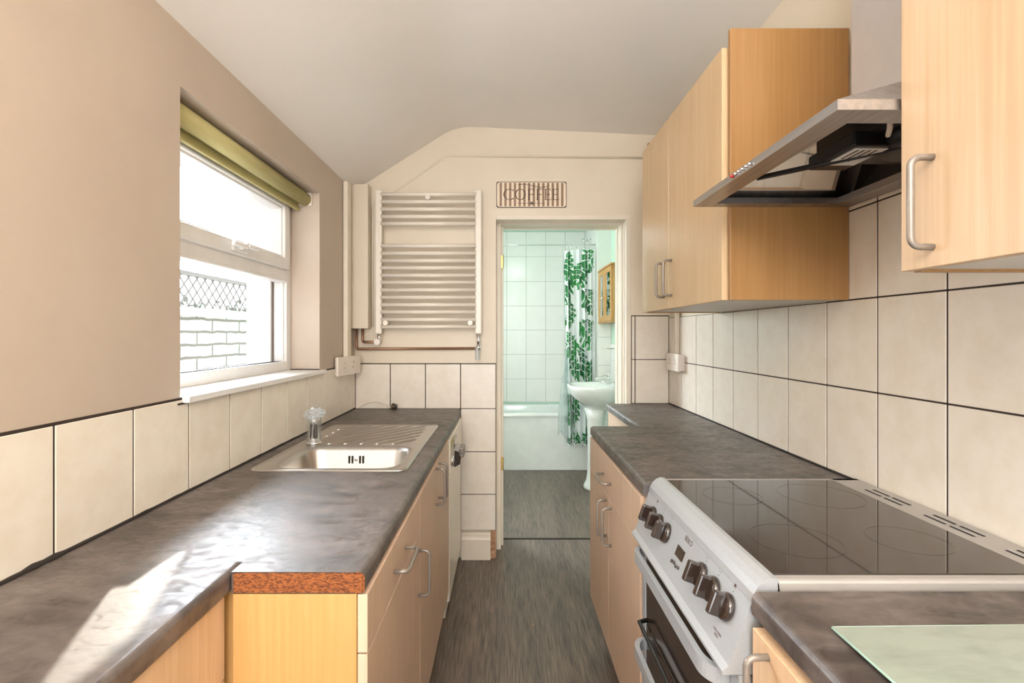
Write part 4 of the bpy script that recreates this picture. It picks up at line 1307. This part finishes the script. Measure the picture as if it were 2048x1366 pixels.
# ------------------------------------------------------------------ bathroom
BYB, BXL, BXR = 5.40, -0.75, 0.995
b = MBm(M['mint']); b.box(BXL - 0.1, BXR + 0.1, BYB, BYB + 0.1, 0, 2.5)
struct('wall_bathroom_far', b, 'bathroom wall behind the bath', 'wall')
b = MBm(M['mint']); b.box(BXR, BXR + 0.1, 3.16, BYB, 0, 2.5)
struct('wall_bathroom_right', b, 'mint green bathroom wall behind the basin and mirror cabinet', 'wall')
b = MBm(M['mint'])
b.box(BXL - 0.1, BXL, 3.16, 3.75, 0, 2.5); b.box(BXL - 0.1, BXL, 4.65, BYB, 0, 2.5); b.box(BXL - 0.1, BXL, 3.75, 4.65, 0, 1.15); b.box(BXL - 0.1, BXL, 3.75, 4.65, 2.05, 2.5)
struct('wall_bathroom_left', b, 'mint green bathroom wall with the bathroom window', 'wall')
b = MBm(M['white_tile']); b.box(0.866, BXR, 4.655, BYB, 0, 2.388)
struct('wall_nib', b, 'white boxed wall at the tap end of the bath', 'wall')
b = MBm(M['mint']); b.box(BXL, BXR, 3.16, BYB, 2.39, 2.5)
struct('ceiling', b, 'pale mint bathroom ceiling seen through the doorway', 'ceiling')
bu = [0.029 + 0.2095 * k for k in range(-3, 4)]
tb = tiles('trim_10', 'Y', BYB - 0.006, 0.006, [BXL] + bu + [0.865], [0.56, 0.809 + 0.0, 1.071, 1.333, 1.592, 1.853, 2.120, 2.388], 'white tiled splashback behind the bath', 'white_tile', 'white_grout', 0.003, edge=0)
tiles('trim_11', 'Y', 4.649, 0.006, [0.866, 0.993], [0.0, 0.5, 0.75, 1.0, 1.26, 1.52], 'white tiles on the boxed wall beside the basin', 'white_tile', 'white_grout', 0.003, edge=0)
tiles('trim_12', 'X', 0.989, 0.006, [3.60, 3.80, 4.0, 4.2, 4.4, 4.648], [0.80, 1.05, 1.20], 'white tiled splashback above the basin', 'white_tile', 'white_grout', 0.003, edge=0)
# bath
bt = thing('bathtub', (0.06, 5.07, 0), 'white bath with plain side panel at the far end of the bathroom', 'bath')
c = MBm(M['porcelain'])
bo_ = (BXL + 0.005, 0.860, 4.745, BYB - 0.010)
c.loops([rrect(*bo_, 0.01, 0.510), rrect(*ins(bo_, -0.0), 0.012, 0.535), rrect(*ins(bo_, 0.006), 0.012, 0.543), rrect(*ins(bo_, 0.060), 0.12, 0.543), rrect(*ins(bo_, 0.075), 0.12, 0.530), rrect(*ins(bo_, 0.12), 0.12, 0.25), rrect(*ins(bo_, 0.17), 0.10, 0.16)], None, True)
c.build('tub', None, bt)
c = MBm(M['porcelain']); c.box(BXL + 0.006, 0.859, 4.756, 4.768, 0.001, 0.512, 0.002); c.build('side_panel', None, bt)
# shower fittings
c = thing('wall_shower', (0.82, 5.0, 2.11), 'chrome shower head on the wall above the bath', 'shower head')
s = MBm(M['chrome'])
s.tube([(0.865, 5.0, 2.215), (0.84, 5.0, 2.222), (0.815, 4.99, 2.222)], 0.011, 10)
s.tube([(0.822, 4.99, 2.226), (0.775, 4.98, 2.205)], [0.014, 0.034], 18)
s.tube([(0.866, 5.0, 2.215), (0.858, 5.0, 2.215)], 0.028, 18)
s.build('head_and_arm', None, c)
rl = thing('curtain_rail', (0.06, 4.715, 2.125), 'thin chrome shower curtain rail over the bath edge', 'curtain rail')
s = MBm(M['chrome']); s.tube([(BXL, 4.715, 2.125), (0.864, 4.715, 2.125)], 0.006, 12); s.tube([(0.858, 4.715, 2.125), (0.866, 4.715, 2.125)], 0.02, 16); s.build('rod', None, rl)
for k in range(9):
    x = 0.555 + k * 0.036
    s = MBm(M['chrome'])
    s.tube([(x + 0.002 * math.sin(a_), 4.715 + 0.013 * math.cos(a_), 2.111 + 0.022 * math.sin(a_)) for a_ in [2 * math.pi * q / 16 for q in range(16)]], 0.0016, 6, closed=True); s.build('ring', None, rl)
# curtain
CW = 0.300
def curt(u, v, off=0.0):
    """u 0..1 along the cloth, v 0 top .. 1 bottom"""
    spread = 1.0 - 0.05 * v + 0.10 * max(0, v - 0.7)
    ph = u * 2 * math.pi * 5.5 + 0.5 * math.sin(v * 2.2)
    amp = 0.026 * (0.75 + 0.35 * math.sin(u * 9 + 1) + 0.25 * v)
    x0_ = 0.552 + 0.035 * v - 0.02 * (1 - v) * 0
    x = x0_ + CW * u * spread * (1 - 0.12 * v) + 0.007 * math.sin(2 * ph)
    y = 4.708 + amp * math.sin(ph) * (0.6 + 0.4 * min(1, v * 4)) - 0.004
    z = 2.088 - v * (1.838 - 0.02 * math.sin(ph)) - 0.028 * (1 - v) * (1 - u) ** 3
    p = Vector((min(x, 0.857), y, z))
    if off: p.y -= off
    return p
ct = thing('shower_curtain', (0.70, 4.708, 0.25), 'white shower curtain printed with large green tropical leaves', 'shower curtain')
c = MBm(M['cloth_white']); c.grid(lambda u, v: curt(u, v), 110, 60); c.build('cloth', None, ct)
c = MB(); c.mi(M['leaf']); c.mi(M['leaf_dark'])
CLW, CLH = 0.42, 1.84           # cloth size in metres for the print
def leaf(cu, cv, size, ang, m_):
    ca, sa = math.cos(ang), math.sin(ang)
    def mp(x, y):
        X = cu + (x * ca - y * sa); Y = cv + (x * sa + y * ca)
        u = X / CLW; v = Y / CLH
        if u < 0.004 or u > 0.996 or v < 0.002 or v > 0.998: return None
        return curt(u, v, 0.0016)
    nl = 5
    for sd in (-1, 1):
        for k in range(nl):
            t0 = k / nl; t1 = (k + 0.90) / nl
            NA, NB = 3, 9
            rows = []
            for a_ in range(NA + 1):
                t_ = t0 + (t1 - t0) * a_ / NA
                w = size * 0.50 * math.sin(math.pi * min(1, 0.10 + 0.90 * t_)) ** 0.7
                row = []
                for b_ in range(NB + 1):
                    q = b_ / NB
                    taper = 1 - 0.30 * q * abs(a_ / NA - 0.5) * 2
                    tt = t0 + (t1 - t0) * (0.5 + (a_ / NA - 0.5) * (0.80 + 0.20 * math.sin(math.pi * min(0.95, 0.15 + q * 0.8))))
                    x = (tt - 0.5) * size + q * size * 0.20
                    y = sd * (0.006 + w * q * taper)
                    row.append(mp(x, y))
                rows.append(row)
            for a_ in range(NA):
                for b_ in range(NB):
                    Q = [rows[a_][b_], rows[a_ + 1][b_], rows[a_ + 1][b_ + 1], rows[a_][b_ + 1]]
                    if all(p is not None for p in Q): c.face(Q, m_, True)
lf = random.Random(11)
placed = []
for k in range(600):
    cu = lf.uniform(0.0, CLW); cv = lf.uniform(0.03, CLH - 0.02); sz = lf.choice((0.26, 0.32, 0.38))
    if all((cu - a_) ** 2 + (cv - b_) ** 2 > (0.40 * (sz + s__)) ** 2 for a_, b_, s__ in placed):
        placed.append((cu, cv, sz))
        leaf(cu, cv, sz, lf.uniform(0.6, 2.4), M['leaf'] if lf.random() < 0.55 else M['leaf_dark'])
c.build('leaf_print', None, ct, recalc=False)
c = MBm(M['liner'])
def lin(u, v):
    x = 0.50 + 0.17 * u - 0.10 * u * (1 - v) + 0.10 * (1 - v) ** 2 * (1 - u) + 0.006 * math.sin(u * 30 + v * 3)
    return Vector((x, 4.695 + 0.012 * math.sin(u * 38), 1.12 - 0.80 * v + 0.05 * math.sin(u * 9)))
c.grid(lin, 40, 24); c.build('clear_liner', None, ct)
# basin with pedestal
bs_ = thing('pedestal_basin', (0.76, 4.2, 0), 'white pedestal wash basin in the bathroom', 'wash basin')
c = MBm(M['porcelain'])
def bl_(sx, sy, z, cx=0.765, e=2.6):
    pts = []
    for k in range(40):
        t_ = 2 * math.pi * k / 40
        X = math.copysign(abs(math.cos(t_)) ** (2 / e), math.cos(t_)) * sx; Y = math.copysign(abs(math.sin(t_)) ** (2 / e), math.sin(t_)) * sy
        pts.append(Vector((min(cx + X, 0.986), 4.20 + Y, z)))
    return pts
c.loops([bl_(0.085, 0.09, 0.665, 0.80), bl_(0.12, 0.13, 0.69, 0.79), bl_(0.17, 0.19, 0.735, 0.78), bl_(0.215, 0.245, 0.785, 0.77), bl_(0.232, 0.268, 0.835), bl_(0.234, 0.272, 0.860), bl_(0.228, 0.266, 0.868), bl_(0.196, 0.232, 0.866, 0.755),
         bl_(0.165, 0.20, 0.845, 0.735), bl_(0.13, 0.16, 0.78, 0.73), bl_(0.07, 0.09, 0.735, 0.73)], None, True)
c.build('bowl', None, bs_)
c = MBm(M['porcelain'])
c.lathe([(0.0, 0), (0.098, 0), (0.102, 0.02), (0.092, 0.045), (0.078, 0.07), (0.068, 0.15), (0.066, 0.40), (0.072, 0.58), (0.092, 0.67), (0, 0.67)], Matrix.Translation((0.765, 4.20, 0.0)), 32, None, 1.0, 1.1)
c.build('pedestal', None, bs_)
for y in (4.06, 4.34):
    t = MBm(M['chrome'])
    t.tube([(0.905, y, 0.862), (0.905, y, 0.925)], [0.016, 0.012], 16)
    t.tube([(0.905, y, 0.905), (0.87, y, 0.925), (0.80, y, 0.905), (0.79, y, 0.892)], [0.011, 0.010, 0.008, 0.008], 12)
    t.tube([(0.905, y, 0.925), (0.905, y, 0.945)], 0.008, 10)
    for a_ in (0, 90): t.tube([(0.905 - 0.028 * math.cos(R(a_)), y - 0.028 * math.sin(R(a_)), 0.945), (0.905 + 0.028 * math.cos(R(a_)), y + 0.028 * math.sin(R(a_)), 0.945)], 0.0055, 10)
    t.build('tap', None, bs_)
# mirror cabinet
mc = thing('mirror_cabinet', (0.93, 4.37, 1.386), 'small pine mirror cabinet on the green bathroom wall', 'cabinet')
c = MBm(M['pine'])
c.box(0.886, 0.988, 4.085, 4.655 - 0.012, 1.392, 1.858, 0.002)
c.box(0.868, 0.989, 4.06, 4.645, 1.386, 1.398, 0.002); c.box(0.862, 0.989, 4.055, 4.645, 1.856, 1.868, 0.002)
c.build('body', None, mc)
for (y0_, y1_, mir) in ((4.09, 4.375, True), (4.38, 4.64, False)):
    c = MBm(M['pine'])
    w_ = 0.045
    c.box(0.870, 0.886, y0_, y0_ + w_, 1.40, 1.854, 0.002); c.box(0.870, 0.886, y1_ - w_, y1_, 1.40, 1.854, 0.002)
    c.box(0.870, 0.886, y0_ + w_, y1_ - w_, 1.40, 1.40 + w_, 0.002); c.box(0.870, 0.886, y0_ + w_, y1_ - w_, 1.854 - w_, 1.854, 0.002)
    do = c.build('door', None, mc)
    c = MBm(M['mirror']); c.box(0.877, 0.881, y0_ + w_, y1_ - w_, 1.40 + w_, 1.854 - w_); c.build('mirror', None, do)
    c = MBm(M['chrome']); yk = y1_ - 0.02 if mir else y0_ + 0.02
    c.lathe([(0.004, 0), (0.004, 0.010), (0.010, 0.014), (0.009, 0.022), (0, 0.024)], Matrix.Translation((0.870, yk, 1.60)) @ Matrix.Rotation(R(-90), 4, 'Y'), 14); c.build('knob', None, do)
# soap dish / tumbler holder
sd_ = thing('tumbler_holder', (0.93, 4.25, 1.16), 'chrome ring holder on the wall over the basin', 'holder')
c = MBm(M['chrome']); c.box(0.982, 0.989, 4.12, 4.15, 1.13, 1.22, 0.002); c.tube([(0.985, 4.135, 1.175), (0.93, 4.20, 1.17), (0.90, 4.25, 1.165)], 0.004, 8)
c.tube([(0.885 + 0.035 * math.cos(a_), 4.30 + 0.035 * math.sin(a_), 1.165) for a_ in [2 * math.pi * q / 20 for q in range(20)]], 0.004, 8, closed=True); c.build('arm_and_ring', None, sd_)

# ------------------------------------------------------------------ ceiling lamp added for fill, unseen behind the camera
cl = thing('ceiling_light', (0.05, -0.55, 2.20), 'white bowl ceiling light behind the camera', 'lamp')
c = MBm(M['lampshade']); c.tube([(0.05, -0.55, 2.25), (0.05, -0.55, 2.47)], 0.006, 8); c.lathe([(0.02, 0.05), (0.10, 0.03), (0.14, 0.0)], Matrix.Translation((0.05, -0.55, 2.22)), 24); c.build('shade', None, cl)

ulm = thing('floor_lamp', (-0.35, -0.95, 0), 'white uplighter floor lamp behind the camera', 'lamp')  # added stand dressed around the upward fill spot
c = MBm(M['lampshade']); c.lathe([(0, 0), (0.14, 0), (0.14, 0.02), (0.0, 0.03)], Matrix.Translation((-0.35, -0.95, 0)), 24); c.build('base', None, ulm)
c = MBm(M['lampshade']); c.tube([(-0.35, -0.95, 0.02), (-0.35, -0.95, 1.46)], 0.012, 10); c.build('pole', None, ulm)
c = MBm(M['lampshade']); c.lathe([(0.012, 0), (0.08, 0.03), (0.14, 0.09)], Matrix.Translation((-0.35, -0.95, 1.45)), 24); c.build('lamp_shade', None, ulm)

# ------------------------------------------------------------------ crumbs and leaf bits on the floor
for (px_, py_, r_) in ((1030, 1008, .004), (1062, 1025, .004), (1053, 1036, .003), (1034, 1058, .005), (1022, 1067, .004), (1174, 984, .004), (988, 1143, .003), (982, 1222, .004), (1122, 1118, .003), (1092, 1185, .003), (1066, 1250, .003)):
    Y = CZ * FPX / (py_ - VY); X = (px_ - VX) / FPX * Y
    c = MBm(M['plaster'])
    t = bmesh.new(); bmesh.ops.create_icosphere(t, subdivisions=1, radius=1)
    for v in t.verts: v.co = Vector((X + v.co.x * r_ * 1.6, Y + v.co.y * r_, 0.0 + (v.co.z + 1) * r_ * 0.4 + 0.0002)) + Vector((random.uniform(-1, 1), random.uniform(-1, 1), 0)) * r_ * 0.3
    c._merge(t)
    tag(c.build('floor_crumb'), 'tiny brown crumb lying on the grey vinyl floor', 'crumb', 'crumbs scattered on the floor')
